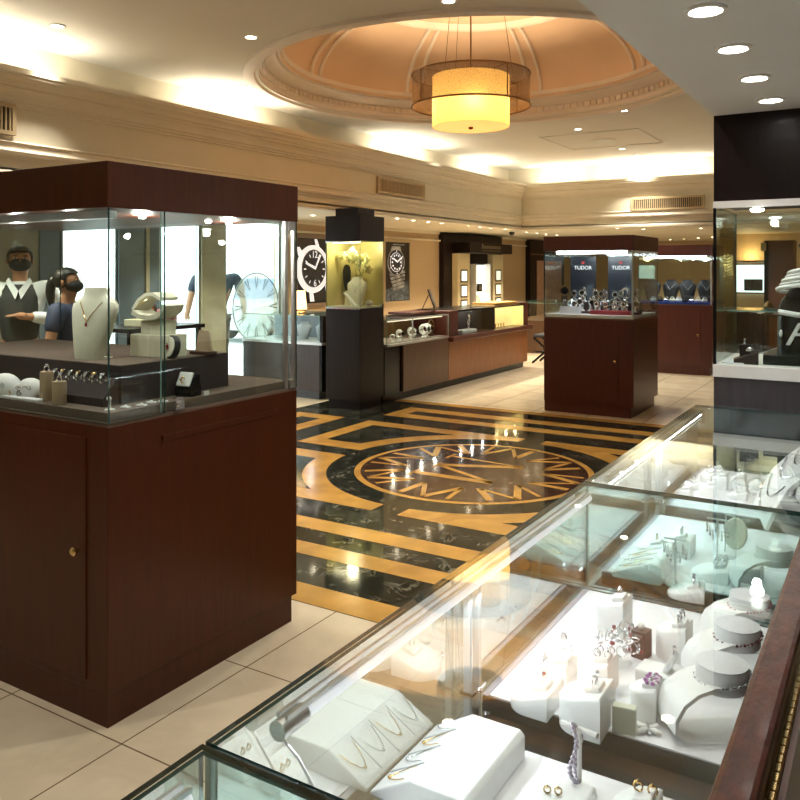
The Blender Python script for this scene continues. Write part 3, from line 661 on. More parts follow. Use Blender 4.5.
m = MB(); m.lathe([(.018, 0), (.018, .004), (.004, .007), (.004, .04)], 14); m.ell(0, -.004, .042, .013, .006, .008); m.build('stand', WHITEM, t)
m = MB()
for k, (x, y) in enumerate(((-2.40, 2.0), (-2.385, 2.06), (-2.40, 2.12), (-2.38, 2.16))):
    c = MB(); c.at(0, 0, 0, rz=.3 * k); c.box(-.018, .018, -.010, .010, 0, .004); c.ell(0, 0, .006, .006, .005, .004, 8, 5)
    tag(c.build('earring_card', WHITEL, loc=(x, y, DZ)), 'tiny white earring card, %s from the case corner along the sliding glass' % ORD[k], 'earring card', 'earring cards by the sliding glass')
c = MB(); c.box(-.002, .002, -.014, .014, 0, .018)
tag(c.build('price_tag', WHITEM, loc=(-2.353, 2.36, DZ)), 'small white price tag against the sliding glass beside the lock', 'price tag')
# coloured boxes on a far table seen through the case
tb = thing('side_table', 'low dark table with packets seen through the left case', 'table', -6.6, 5.75, 0)
m = MB(); m.box(-.35, .35, -.5, .5, .98, 1.02); m.build('tabletop', ESPR, tb)
for x in (-.3, .3):
    for y in (-.45, .45): m = MB(); m.box(x - .02, x + .02, y - .02, y + .02, 0, .98); m.build('leg', ESPR, tb)
for i, (lb, mt, x, y, w, d, h) in enumerate((('pink card box on the dark table behind the left case', PINK, -6.5, 5.95, .14, .16, .16), ('cream card box lying on the dark table behind the left case', CREAML, -6.55, 5.62, .2, .2, .07), ('brown gift bag on the dark table behind the left case', BROWNL, -6.62, 5.80, .12, .14, .2))):
    m = MB(); m.box(-w / 2, w / 2, -d / 2, d / 2, 0, h); bx = thing('gift_box', lb, 'box', x, y, 1.02, .2); m.build('box', mt, bx, bevel=.004)
    m = MB(); m.box(-w / 2 - .002, w / 2 + .002, -.01, .01, 0, h + .003); m.build('ribbon', GOLD, bx)

# ================================================================== flower tower
tx0, tx1, ty0, ty1 = -5.607, -5.13, 7.53, 8.03
tw = thing('display_tower', 'tall dark square display tower lit over orchids', 'display case', -5.37, 7.78, 0)
B = lambda n, m, mt, **k: m.build(n, mt, tw, world=True, **k)
m = MB(); m.box(tx0 + .03, tx1 - .02, ty0 + .02, ty1 - .03, 0, .10); B('plinth', m, ESPR)
m = MB(); m.box(tx0, tx1, ty0, ty1, .10, 1.15); B('pedestal', m, ESPR, bevel=.003)
m = MB(); m.box(tx0 + .01, tx1 - .01, ty0 + .01, ty1 - .01, 1.15, 1.172); B('deck', m, CREAML)
for q in ((tx0, tx1, ty0, ty0 + .008), (tx1 - .008, tx1, ty0 + .008, ty1 - .008)):
    m = MB(); pane(m, *q, 1.15, 1.92); B('glass_pane', m, [GLASS, EDGEL])
OLIVE = mat('olive_back_panel', (.52, .45, .19), .35, var=.1, scale=5)
m = MB(); m.box(tx0, tx1, ty1 - .02, ty1, 1.15, 1.92); m.box(tx0, tx0 + .012, ty0 + .008, ty1, 1.15, 1.92); B('back_panel', m, OLIVE)
m = MB(); m.box(tx0 - .004, tx1 + .004, ty0 - .004, ty1 + .004, 1.92, 2.21); B('canopy', m, ESPR, bevel=.003)
m = MB(); m.box(tx0 + .08, tx1 - .08, ty0 + .08, ty1 - .08, 2.21, ZL); B('neck', m, ESPR)
for q in ((tx0, tx1, ty0 - .003, ty0 + .008, 1.905, 1.92), (tx0, tx1, ty0 - .003, ty0 + .008, 1.142, 1.156), (tx1 - .04, tx1 + .006, ty1 - .05, ty1 - .01, 1.15, 1.19)):
    m = MB(); m.box(*q); B('glass_clip', m, CHROME)
m = MB(); m.box(tx0 + .06, tx1 - .06, ty0 + .06, ty0 + .10, 1.90, 1.92); B('light_bar', m, emis('warm_bar', (1, .86, .55), 8))
light('POINT', 'lamp', (-5.33, 7.68, 1.86), 8, (1, .86, .52), .05, parent=tw)
b_ = bust('necklace_bust', 'cream bust glowing under orchids in the dark tower', -5.30, 7.72, 1.172, .1, .34, .26, CREAML)
necklace('thin silver necklace on the cream bust in the tower', -5.30, 7.72, 1.172, .1, .34, .26, SILVER, GEMV)
t = thing('necklace_form', 'slim black necklace form at the left inside the tower', 'necklace bust', -5.50, 7.80, 1.172)
m = MB(); m.at(0, 0, 0); m.lathe([(.035, .0), (.03, .02), (.022, .16), (.03, .2), (.05, .28), (.055, .40), (.04, .46), (.02, .48)], 18, sy=.5); m.mat(1); m.lathe([(.036, 0), (.031, .02), (.023, .2)], 18, sy=.52); m.build('form', [BLKV, CREAML], t)
t = thing('ring_display', 'small white ring display on the tower deck at right', 'ring stand', -5.20, 7.82, 1.172)
m = MB(); m.ell(0, 0, .035, .05, .035, .035); m.build('pad', WHITEL, t)
m = MB(); m.ring(0, -.035, .05, .014, .004, 'y'); m.build('ring', SILVER, t)
t = thing('open_shell_display', 'curved white scroll display leaning before the cream bust', 'jewellery display', -5.30, 7.595, 1.172)
m = MB(); m.strip([(-.09, .15), (-.05, .12), (0, .07), (.05, .02), (.09, .0)], -.03, .03, .01); m.build('scroll', WHITEL, t)
orc = thing('orchid', 'yellow-white orchid spray arching over the cream bust', 'flowers', -5.36, 7.86, 1.172)
m = MB(); m.lathe([(.03, 0), (.05, .04), (.05, .10), (.035, .13), (.032, .13)], 18); m.build('vase', CREAML, orc)
PET = mat('orchid_petal', (.80, .78, .35), .6, var=.1, scale=30); STEM = mat('orchid_stem', (.16, .22, .05), .6)
arcs = [[(0, 0, .1), (-.03, -.02, .35), (-.03, -.08, .55), (.02, -.15, .62), (.10, -.20, .55), (.16, -.22, .46)], [(0, 0, .1), (.03, .0, .35), (-.03, -.06, .52), (-.10, -.14, .60), (-.17, -.18, .56)], [(0, 0, .1), (.05, 0, .4), (.1, -.04, .55), (.15, -.10, .52), (.19, -.15, .42)]]
rnd = random.Random(3)
for a in arcs:
    m = MB(); m.tube(a, .004, 6); m.build('stem', STEM, orc)
    for k in range(7):
        u = .45 + .55 * k / 6; f = u * (len(a) - 1); i = min(int(f), len(a) - 2); f -= i
        p = [a[i][q] * (1 - f) + a[i + 1][q] * f + rnd.uniform(-.025, .025) for q in range(3)]
        m = MB(); rz = rnd.uniform(-.7, .7)
        for s in range(5):
            an = 2 * pi * s / 5 + .3
            m.M = Matrix.Translation(p) @ Matrix.Rotation(rz, 4, 'Z') @ Matrix.Rotation(an, 4, 'Y') @ Matrix.Translation((0, -.006, .026)) @ Matrix.Diagonal((.021, .005, .028, 1))
            m.lathe([(max(.02, sin(pi * q / 5)), -cos(pi * q / 5)) for q in range(6)], 8)
        m.M = Matrix.Translation((p[0], p[1] - .012, p[2])); m.ell(0, 0, 0, .010, .010, .010, 8, 5)
        m.build('flower', PET, orc)

# ================================================================== left run of counters
def watch_proto(lb, x, y, z, rz, grp, sc=1, stand=WHITEL, metal=SILVER, cat='watch', dial=BLACK):
    t = thing('watch', lb, cat, x, y, z, rz, grp)
    m = MB(); m.lathe([(.022, 0), (.022, .006), (.012, .012), (.012, .03)], 14); m.build('stand', stand, t)
    m = MB(); m.ring(0, .0, .062, .034, .010, 'x', 22, 6, ex=1.0); m.build('strap', metal, t)
    m = MB(); m.at(0, -.036, .064, rx=R(80)); m.lathe([(.021, -.004), (.023, .002), (.020, .008)], 20); m.build('case', SILVER if metal is not GOLD else GOLD, t)
    m = MB(); m.at(0, -.044, .0655, rx=R(80)); m.lathe([(.017, 0), (.016, .002)], 18); m.build('dial', dial, t)
    t.scale = (sc,) * 3; W[t.name] = W[t.name] @ Matrix.Scale(sc, 4)
    return t
CXF = -5.10
# first section (dark walnut)
s1 = thing('counter_case', 'dark walnut counter with glass watch case right of the tower', 'counter', -5.4, 8.8, 0)
B = lambda n, m, mt, **k: m.build(n, mt, s1, world=True, **k)
y0, y1 = 8.05, 9.60
m = MB(); m.box(-5.66, CXF - .06, y0, y1, 0, .10); B('plinth', m, BLACK)
m = MB(); m.box(-5.70, CXF, y0 + .38, y1, .10, .675); m.mat(1).box(-5.70, CXF - .03, y0, y0 + .38, .10, .675); B('cabinet', m, [WALN, BLACK])
m = MB(); m.box(-5.70, CXF + .012, y0, y1, .675, .70); B('deck', m, [ALU])
m = MB(); m.box(-5.68, CXF - .03, y0, y1 - .01, .70, .706); B('deck_lining', m, TAUPE)
for q in ((CXF - .008, CXF, y0, y1, .70, .985), (-5.70, CXF, y0, y0 + .008, .70, .985), (-5.70, CXF, y0, y1, .985, .993)):
    m = MB(); pane(m, *q); B('glass_pane', m, [GLASS, EDGEL])
m = MB(); m.box(CXF - .012, CXF + .003, y0 + .60, y0 + .615, .70, .985); m.box(CXF - .012, CXF + .003, y0 - .002, y1, .98, .996); B('glass_trim', m, ALU)
m = MB(); m.box(-5.70, -5.66, y0, y1, .70, .985); B('back_panel', m, mat('bronze_back', (.16, .09, .03), .3, coat=.3))
m = MB(); m.tube([(CXF - .05, y0 + .1, .97), (CXF - .05, y1 - .1, .97)], .008); B('light_bar', m, emis('warm_tube', (1, .88, .62), 1.0))
for k in range(4): light('POINT', 'lamp', (CXF - .07, 8.3 + .35 * k, .95), .9, (1, .88, .66), .012, parent=s1)
w0 = None
ws = [(8.16, -5.30, 1.0), (8.30, -5.42, .9), (8.42, -5.25, .9), (8.58, -5.25, 1.35), (8.80, -5.38, .9), (8.88, -5.24, 1.35), (9.04, -5.36, 1.3), (9.14, -5.22, 1.7), (9.28, -5.26, 1.7), (9.22, -5.42, 1.1)]
for i, (y, x, s) in enumerate(ws):
    lb = 'watch on a white stand, %s from the left in the walnut counter case' % ORD[i]
    if w0 is None: w0 = watch_proto(lb, x, y, .706, pi / 2, 'watches in the walnut counter', s, metal=WHITEM)
    else: dup(w0, lb, x, y, .706, pi / 2 + .2 * (i % 3 - 1), 'watches in the walnut counter', s)
t = thing('wheel_display', 'bronze spoked display wheel at the right end of the walnut case', 'display stand', -5.30, 9.47, .706)
m = MB(); m.ring(0, 0, .12, .09, .008, 'x', 28); m.ring(0, 0, .12, .03, .006, 'x', 16)
for k in range(6): m.tube([(0, 0, .12), (0, .088 * cos(k * pi / 3), .12 + .088 * sin(k * pi / 3))], .005)
m.box(-.03, .03, -.04, .04, 0, .03); m.build('wheel', BRONZE, t)
# second section (cherry)
s2 = thing('counter_case', 'orange cherry-veneer counter with dark top case on the left side', 'counter', -5.4, 11.0, 0)
B = lambda n, m, mt, **k: m.build(n, mt, s2, world=True, **k)
y0, y1 = 9.61, 12.34
m = MB(); m.box(-5.70, CXF - .06, y0, y1 - .03, 0, .10); B('plinth', m, BLACK)
m = MB(); m.box(-5.72, CXF, y0, y1, .10, .62); B('cabinet', m, CHERRY)
m = MB(); m.box(-5.74, CXF + .07, y0, y1 + .09, .62, .69); B('worktop', m, MAHOGR, bevel=.012)
m = MB(); m.box(-5.72, CXF + .004, y0 + .01, y0 + .26, .69, 1.03); B('end_block', m, MAHOGR, bevel=.004)
m = MB(); m.box(-5.72, CXF + .004, y1 - .12, y1 + .02, .69, 1.06); B('end_block', m, MAHOGR, bevel=.004)
m = MB(); m.box(-5.72, -5.35, y0 - .55, y0 + .26, 1.0, 1.03); B('top_shelf', m, MAHOGR, bevel=.004)
m = MB(); m.box(-5.74, CXF, y0 + .26, y1 - .1, 1.022, 1.034); B('top_board', m, BLACK)
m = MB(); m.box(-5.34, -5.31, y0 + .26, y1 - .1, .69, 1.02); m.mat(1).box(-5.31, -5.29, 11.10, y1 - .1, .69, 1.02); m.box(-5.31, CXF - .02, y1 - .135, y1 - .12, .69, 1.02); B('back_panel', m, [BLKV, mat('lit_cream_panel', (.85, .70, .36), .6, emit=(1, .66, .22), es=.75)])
m = MB(); m.box(CXF - .02, CXF - .004, 11.07, 11.09, .69, 1.022); m.box(CXF - .016, CXF + .002, y0 + .26, y1 - .1, 1.012, 1.024); m.box(-5.31, CXF - .02, 11.07, 11.085, .69, 1.02); B('glass_trim', m, BLACK)
for (a, b) in ((y0 + .26, 11.07), (11.09, y1 - .12)):
    m = MB(); pane(m, CXF - .010, CXF - .003, a, b, .69, 1.012); B('glass_pane', m, [GLASS, EDGEL])
for k in range(3): light('POINT', 'lamp', (-5.17, 11.3 + .35 * k, .99), .8, (1, .80, .42), .012, parent=s2); light('POINT', 'lamp', (-5.17, 10.1 + .35 * k, .99), .7, (1, .92, .8), .012, parent=s2)
t = thing('gold_tray', 'flat gilded tray lying on top of the cherry counter', 'tray', -5.35, 11.75, 1.034)
m = MB(); m.box(-.2, .2, -.55, .55, 0, .02); m.build('tray', GOLD, t, bevel=.004)
m = MB(); m.box(-.19, .19, -.54, .30, .02, .05); m.build('cushion', mat('ochre_cushion', (.55, .30, .07), .6), t, bevel=.008)
t = thing('table_mirror', 'dark framed tilting table mirror on the red shelf', 'mirror', -5.55, 9.95, 1.03, R(112))
m = MB(); m.at(0, 0, .15, rx=R(-20)); m.box(-.11, .11, -.008, .008, -.14, .14); m.build('frame', BROWNL, t)
m = MB(); m.at(0, -.010, .15, rx=R(-20)); m.box(-.095, .095, -.002, .001, -.125, .125); m.build('mirror_glass', mat('dark_mirror', (.10, .09, .08), .1, .8), t)
m = MB(); m.tube([(0, .05, .2), (0, .14, .0)], .007); m.tube([(-.1, -.05, .005), (.1, -.05, .005)], .006); m.build('easel_leg', BROWNL, t)
t = thing('necklace_pad', 'white necklace pad with a twisted silver chain in the cherry counter', 'necklace display', -5.20, 10.30, .69)
m = MB(); m.box(-.07, .07, -.22, .24, 0, .05); m.build('pad', WHITEL, t, bevel=.01)
t = thing('chain_stand', 'silver spiral chain standing in the dark half of the cherry counter', 'jewellery', -5.20, 10.40, .74)
m = MB(); m.tube([(0, .03 * sin(k * .9), .02 + .016 * k) for k in range(13)], .010, 6); m.tube([(0, -.03 * sin(k * .9), .02 + .016 * k) for k in range(13)], .008, 6); m.build('chain', SILVER, t)
for k in range(5):
    b = MB(); b.ring(0, 0, .03, .024, .006, 'x', 16, 6); b.ell(0, 0, .06, .012, .012, .010, 8, 5)
    tag(b.build('gold_ring', GOLD, loc=(-5.20, 11.22 + .10 * k, .69), rz=.2 * k), 'little gold ring, %s from the left in the glowing cherry counter half' % ORD[k], 'ring', 'gold rings in the glowing half')
# third counter, behind the tower by the wall
s3 = thing('counter_case', 'grey-fronted counter with small glass case left of the tower', 'counter', -6.5, 8.3, 0)
B = lambda n, m, mt, **k: m.build(n, mt, s3, world=True, **k)
m = MB(); m.box(-7.15, -6.0, 7.92, 8.75, 0, .10); B('plinth', m, mat('blue_plinth', (.06, .07, .09), .4))
m = MB(); m.box(-7.2, -5.96, 7.88, 8.78, .10, .67); m.mat(1).box(-5.96, -5.92, 7.87, 8.78, .10, .67); B('cabinet', m, [GREYW, BLACK])
m = MB(); m.box(-7.2, -5.92, 7.86, 8.78, .67, .70); B('deck', m, ALU)
for q in ((-7.2, -5.97, 7.88, 7.888, .70, 1.02), (-7.2, -5.97, 7.88, 8.78, 1.02, 1.03), (-5.978, -5.97, 7.888, 8.78, .70, 1.02)):
    m = MB(); pane(m, *q); B('glass_pane', m, [GLASS, EDGEL])
m = MB(); m.box(-7.2, -5.92, 8.50, 8.53, .70, 1.02); B('back_panel', m, BLUEG)
m = MB(); m.box(-5.965, -5.92, 7.89, 8.78, .70, 1.03); B('side_panel', m, BLACK)
for k in range(3): light('POINT', 'lamp', (-6.9 + .35 * k, 8.0, .99), 1.0, COOL, .012, parent=s3)
for i, x in enumerate((-6.15, -6.45)):
    bust('necklace_bust', ['small grey bust nearest the tower in the grey counter', 'small grey bust farther from the tower in the grey counter'][i], x, 8.2, .70, .3, .22, .2, mat('grey_velvet', (.25, .27, .28), .7), 'grey busts')
lp_ = thing('table_lamp', 'little lamp with glowing cream shade on the grey counter', 'lamp', -6.55, 8.25, 1.03)
m = MB(); m.lathe([(.07, 0), (.07, .015), (.012, .03), (.012, .05)], 18); m.build('base', BRASS, lp_)
m = MB(); m.lathe([(.085, .05), (.06, .29)], 24, cap=False); m.build('lamp_shade', mat('lit_shade', (.9, .7, .45), .7, emit=(1, .62, .28), es=1.6), lp_)

# ================================================================== wall: watch posters and the niche cabinet
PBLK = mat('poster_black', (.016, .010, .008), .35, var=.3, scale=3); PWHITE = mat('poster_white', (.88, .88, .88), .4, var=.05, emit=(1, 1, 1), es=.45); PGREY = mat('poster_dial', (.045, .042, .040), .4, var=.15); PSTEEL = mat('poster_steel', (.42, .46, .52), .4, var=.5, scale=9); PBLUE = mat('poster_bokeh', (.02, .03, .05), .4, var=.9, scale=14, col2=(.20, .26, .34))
def poster(lb, y0, y1, z0, z1, kind):
    t = thing('watch_poster', lb, 'poster', XL, (y0 + y1) / 2, (z0 + z1) / 2)
    w, h = (y1 - y0) / 2, (z1 - z0) / 2
    def flat_(pts, x): return [(x, a * w, b * h) for a, b in pts]
    m = MB(); f = .05
    for q in ((-w - f, w + f, h, h + f), (-w - f, w + f, -h - f, -h), (-w - f, -w, -h, h), (w, w + f, -h, h)): m.box(0, .04, *q)
    m.build('frame', VENTM if kind else mat('poster_frame', (.30, .22, .16), .4), t)
    m = MB(); m.box(0, .02, -w, w, -h, h); m.build('print', [PBLK], t)
    X = [.021]
    def shape(nm, pts, mt):
        X[0] += .0012; m = MB(); m.poly(flat_(pts, X[0])); return m.build(nm, mt, t)
    def oval(nm, cy, cz, ry, rz_, mt, a0=0, n=48): return shape(nm, [(cy + ry * cos(2 * pi * i / n + a0), cz + rz_ * sin(2 * pi * i / n + a0)) for i in range(n)], mt)
    if kind == 0:
        cy, cz, ry, rz_ = -.10, .05, .92, .74
        shape('strap', [(-.95, .95), (-.1, .98), (.2, .70), (-.8, .6)], PSTEEL and mat('poster_strap', (.06, .045, .04), .5))
        shape('strap', [(-.2, -.6), (.75, -.55), (.8, -.92), (-.25, -.97)], mat('poster_strap', (.05, .045, .042), .5))
        for q in ([(-.02, .98), (.14, .98), (.32, .66), (.12, .66)], [(-1, .72), (-.84, .72), (-.60, .50), (-.9, .45)], [(-.32, -.52), (-.10, -.62), (-.02, -.95), (-.26, -.95)], [(.58, -.45), (.80, -.40), (.82, -.72), (.66, -.72)]): shape('lug', q, PWHITE)
        oval('watch_case', cy, cz, ry, rz_, PWHITE); oval('bezel', cy + .04, cz + .02, ry * .74, rz_ * .80, mat('poster_steel2', (.28, .28, .29), .4)); oval('dial', cy + .05, cz + .02, ry * .70, rz_ * .76, PGREY)
        shape('crown_guard', [(.78, .40), (.95, .28), (.95, -.16), (.80, -.26)], PWHITE); shape('crown_lever', [(.83, .18), (.9, .16), (.9, .10), (.83, .12)], PBLK)
        cy += .05
        for k in range(12):
            a = pi / 2 - 2 * pi * k / 12; c_, s_ = cos(a), sin(a)
            def P_(r, b): return (cy + ry * .74 * r * cos(a + b), cz + rz_ * .78 * r * sin(a + b))
            if k not in (0, 6): shape('hour_mark', [P_(.88, -.035), P_(.88, .035), P_(.70, .04), P_(.70, -.04)], PWHITE)
        shape('hour_hand', [(cy - .02, cz + .0), (cy - .52, cz + .16), (cy - .50, cz + .22), (cy + .02, cz + .08)], PWHITE)
        shape('minute_hand', [(cy - .03, cz + .0), (cy + .04, cz - .02), (cy + .36, cz + .44), (cy + .26, cz + .46)], PWHITE)
        M = Matrix.Translation((XL + X[0] + .002, (y0 + y1) / 2, (z0 + z1) / 2))
        text('numeral', '12', .14, PWHITE, t, M @ Matrix.Translation((0, (cy - .02) * w, (cz + .44) * h)) @ FACE_PX)
        text('numeral', '6', .14, PWHITE, t, M @ Matrix.Translation((0, cy * w, (cz - .44) * h)) @ FACE_PX)
    else:
        shape('backdrop', [(-.98, -.98), (.98, -.98), (.98, -.30), (-.98, -.62)], PBLUE)
        cy, cz, ry, rz_ = -.12, .32, .70, .47
        for k in range(5): shape('bracelet_link', [(cy - .55 + .07 * k, cz - .40 - .12 * k), (cy + .75 - .02 * k, cz - .28 - .12 * k), (cy + .80 - .02 * k, cz - .36 - .12 * k), (cy - .45 + .07 * k, cz - .49 - .12 * k)], PSTEEL)
        shape('bracelet_link', [(cy - .35, .86), (cy + .35, .86), (cy + .45, .70), (cy - .45, .70)], PSTEEL)
        oval('watch_case', cy, cz, ry, rz_, PSTEEL); oval('bezel', cy, cz, ry * .90, rz_ * .90, PBLK); oval('bezel_ring', cy, cz, ry * .70, rz_ * .70, PWHITE); oval('dial', cy, cz, ry * .66, rz_ * .66, PBLK)
        for k in range(12):
            a = 2 * pi * k / 12
            oval('hour_mark', cy + ry * .52 * cos(a), cz + rz_ * .52 * sin(a), .055, .036, PWHITE, n=10)
            if k % 2: oval('bezel_mark', cy + ry * .80 * cos(a), cz + rz_ * .80 * sin(a), .04, .025, PWHITE, n=8)
        shape('hour_hand', [(cy, cz - .02), (cy - .34, cz + .10), (cy - .30, cz + .14), (cy + .04, cz + .04)], PWHITE); shape('minute_hand', [(cy - .02, cz - .02), (cy + .40, cz + .14), (cy + .36, cz + .18), (cy, cz + .05)], PWHITE)
        shape('caption', [(-.5, .93), (.45, .93), (.45, .90), (-.5, .90)], PSTEEL); shape('caption', [(-.5, -.35), (.3, -.35), (.3, -.37), (-.5, -.37)], PSTEEL); shape('caption', [(-.5, -.41), (.1, -.41), (.1, -.425), (-.5, -.425)], PSTEEL)
    return t
poster('large wall poster of a white-cased watch left of the tower', 9.07, 9.92, 1.10, 2.05, 0)
poster('wall poster of a steel diving watch right of the tower', 11.42, 12.22, 1.05, 2.06, 1)
sh = thing('niche_cabinet', 'dark wall cabinet with cream lit niches and header sign', 'wall cabinet', XL, 14.7, 0)
B = lambda n, m, mt, **k: m.build(n, mt, sh, world=True, **k)
m = MB(); m.box(XL, XL + .10, 13.36, 16.0, 0, 2.29); B('back_board', m, ESPR)
m = MB(); m.box(XL + .10, XL + .45, 13.75, 15.75, 1.91, 2.11); B('header', m, ESPR, bevel=.006)
m = MB()
for k in range(9): m.box(XL + .45, XL + .454, 14.28 + .10 * k, 14.35 + .10 * k, 2.0, 2.06 + (.03 if k == 0 else 0))
m.box(XL + .45, XL + .453, 14.28, 15.15, 1.955, 1.965); B('unreadable_lettering', m, mat('dim_lettering', (.20, .16, .10), .5))  # plain dim bars standing in for unreadable lettering
CRP = mat('cream_gloss_panel', (.80, .68, .42), .4, var=.05); NICHE = emis('niche_light', (.96, 1, .86), 1.4)
for y0, y1, g in ((13.70, 14.22, 0), (15.28, 15.80, 1)):
    m = MB(); m.box(XL + .10, XL + .22, y0, y1, 0, 1.90); p = B('cream_panel', m, CRP)
    for z in (1.34, 1.05, .76):
        m = MB(); m.box(XL + .22, XL + .228, y0 + .12, y1 - .12, z, z + .25); n_ = m.build('niche', BRONZE, p, world=True)
        m = MB(); m.box(XL + .228, XL + .232, y0 + .155, y1 - .155, z + .03, z + .22); m.build('pane', emis('niche_glow', (.86, .95, .80), (.9, .55)[g]), n_, world=True)
m = MB(); m.box(XL + .10, XL + .14, 14.35, 15.12, .75, 1.72); B('central_niche', m, BLKV)
m = MB(); m.box(XL + .14, XL + .15, 14.42, 15.05, .80, 1.68); B('niche_back', m, NICHE)
m = MB()
for z in (1.14, .90): m.box(XL + .15, XL + .26, 14.42, 15.05, z, z + .015)
for y in (14.40, 15.05): m.box(XL + .14, XL + .27, y, y + .02, .80, 1.70)
B('shelves', m, WHITEM)
t = thing('display_box', 'small dark box on the upper shelf of the lit niche', 'box', XL + .21, 14.62, 1.155)
m = MB(); m.box(-.04, .04, -.1, .1, 0, .15); m.build('box', BLACK, t); m = MB(); m.box(.04, .045, -.06, .06, .03, .12); m.build('plate', SILVER, t)
t = thing('display_vase', 'cream bottle-shaped bust on the lower shelf of the lit niche', 'jewellery display', XL + .21, 14.60, .915)
m = MB(); m.lathe([(.05, 0), (.06, .05), (.03, .12), (.025, .17)], 16); m.build('form', CREAML, t)

# ================================================================== far end, seen between and through the cases
dr = thing('wall_cabinet', 'dark framed doorway panel with pinkish infill beyond the niche cabinet', 'doorway panel', XL, 18.3, 0)
B = lambda n, m, mt, **k: m.build(n, mt, dr, world=True, **k)
m = MB(); m.box(XL, XL + .12, 17.55, 19.8, 0, 2.28); B('frame', m, ESPR)
m = MB(); m.box(XL + .12, XL + .13, 17.95, 19.6, .2, 1.80); B('panel', m, mat('rose_panel', (.55, .36, .28), .5))  # the pink is the panel's own colour
m = MB(); m.box(XL + .12, XL + .16, 17.55, 19.8, 1.93, 1.96); B('rail', m, BRONZE)
fc = thing('counter_case', 'small low glass case with gold pieces behind the cherry counter', 'counter', -6.0, 15.5, 0)
B = lambda n, m, mt, **k: m.build(n, mt, fc, world=True, **k)
m = MB(); m.box(-6.4, -5.2, 14.4, 16.4, 0, .62); B('cabinet', m, WALN)
m = MB(); pane(m, -5.21, -5.2, 14.4, 16.4, .62, .95); B('glass_front', m, [GLASS, EDGEL]); m = MB(); pane(m, -6.4, -5.2, 14.4, 16.4, .95, .96); B('glass_top', m, [GLASS, EDGEL])
m = MB(); pane(m, -6.4, -5.2, 14.4, 14.41, .62, .95); B('glass_side', m, [GLASS, EDGEL])
for k in range(4): light('POINT', 'lamp', (-5.35, 14.7 + .4 * k, .92), 2.2, (1, .86, .62), .02, parent=fc)
for k in range(12):
    b = MB(); b.ring(0, 0, .06, .05, .014, 'x', 18, 6, ex=.9); b.cbox(0, 0, 0, .07, .06, .03); b.ell(0, -.03, .11, .02, .02, .02, 8, 5)
    tag(b.build('gold_bracelet', GOLD if k % 3 else PEARL, loc=(-5.35 - .2 * (k % 2), 14.5 + .13 * k, .62), rz=.3 * (k % 4)), 'gold bracelet, %s from the front in the far low glass case' % ORD[k], 'bracelet', 'gold pieces in the far low case')
chs = thing('stool', 'dark stool with slanting crossed legs at the end of the cherry counter', 'stool', -4.95, 13.0, 0)
m = MB(); m.box(-.24, .24, -.2, .2, .44, .50); m.build('seat', BLKV, chs, bevel=.02)
for s in (-1, 1):
    for q in (-1, 1): m = MB(); m.tube([(q * .24, s * .17, .44), (-q * .26, s * .17, .015)], .02, 8); m.build('leg', BLACK, chs)
    m = MB(); m.tube([(-.22, s * .17, .20), (.22, s * .17, .20)], .016, 8); m.build('stretcher', BLACK, chs)

# ---- contents of the watch case beyond the marble
PNAVY = mat('navy_panel', (.012, .018, .032), .3, var=.15)
for i, (x0, x1) in enumerate(((-3.32, -3.01), (-2.86, -2.56))):
    t = thing('logo_panel', ['left navy backdrop panel with shield sign in the watch case', 'right navy backdrop panel with shield sign in the watch case'][i], 'panel', (x0 + x1) / 2, 9.38, 1.093)
    w = (x1 - x0) / 2
    m = MB(); m.box(-w, w, 0, .02, 0, .655); m.build('panel', PNAVY, t)
    M = W[t.name]
    text('lettering', 'TUDOR', .062, PWHITE, t, M @ Matrix.Translation((0, -.002, .52)) @ FACE_NY)
    m = MB(); m.poly([(-.022, -.003, .60), (-.018, -.003, .575), (0, -.003, .56), (.018, -.003, .575), (.022, -.003, .60), (0, -.003, .595)]); m.build('shield', mat('red_shield', (.6, .02, .02), .5), t)
    m = MB(); m.box(-w + .03, -.03, -.004, 0, .06, .26); m.box(.05, w - .03, -.004, 0, .10, .32); m.build('photo_print', mat('steel_print', (.05, .065, .085), .4, var=.5, scale=20), t)
t = thing('front_tray', 'dark red velvet tray at the front of the watch case', 'tray', -2.67, 8.86, 1.093)
m = MB(); m.box(-.22, .22, -.06, .10, 0, .045); m.build('tray', REDV, t, bevel=.006)
t = thing('sign_plate', 'slanted silver sign plate at the left front of the watch case', 'sign', -3.11, 8.76, 1.093, .05)
m = MB(); m.prism([(-.01, 0), (.05, 0), (.035, .085), (.025, .085)], -.12, .12, 'x'); m.build('plate', mat('grey_plate', (.42, .42, .44), .35), t)
t = thing('round_plaque', 'round bronze plaque on a stand at the left of the watch case', 'plaque', -3.33, 9.22, 1.093)
m = MB(); m.at(0, 0, .25, rx=pi / 2); m.lathe([(.06, -.008), (.065, 0), (.06, .012)], 24); m.build('plaque', BRONZE, t)
m = MB(); m.at(0, -.013, .25, rx=pi / 2); m.lathe([(.045, 0), (.044, .003)], 24); m.build('face', BLACK, t)
m = MB(); m.lathe([(.045, 0), (.045, .015), (.03, .1), (.02, .19)], 14); m.build('stand', BROWNL, t)
for i, (x, y) in enumerate(((-3.33, 8.95), (-3.30, 9.12))):
    t = thing('glass_jar', ['shorter clear jar at the left corner of the watch case', 'second clear jar behind it in the watch case'][i], 'jar', x, y, 1.093)
    m = MB(); m.lathe([(.03, 0), (.035, .02), (.035, .09), (.022, .11), (.022, .13)], 18); m.build('jar', ACRYL, t)
    m = MB(); m.lathe([(.024, .13), (.024, .15)], 16); m.build('lid', SILVER, t)
w1 = None; k = 0
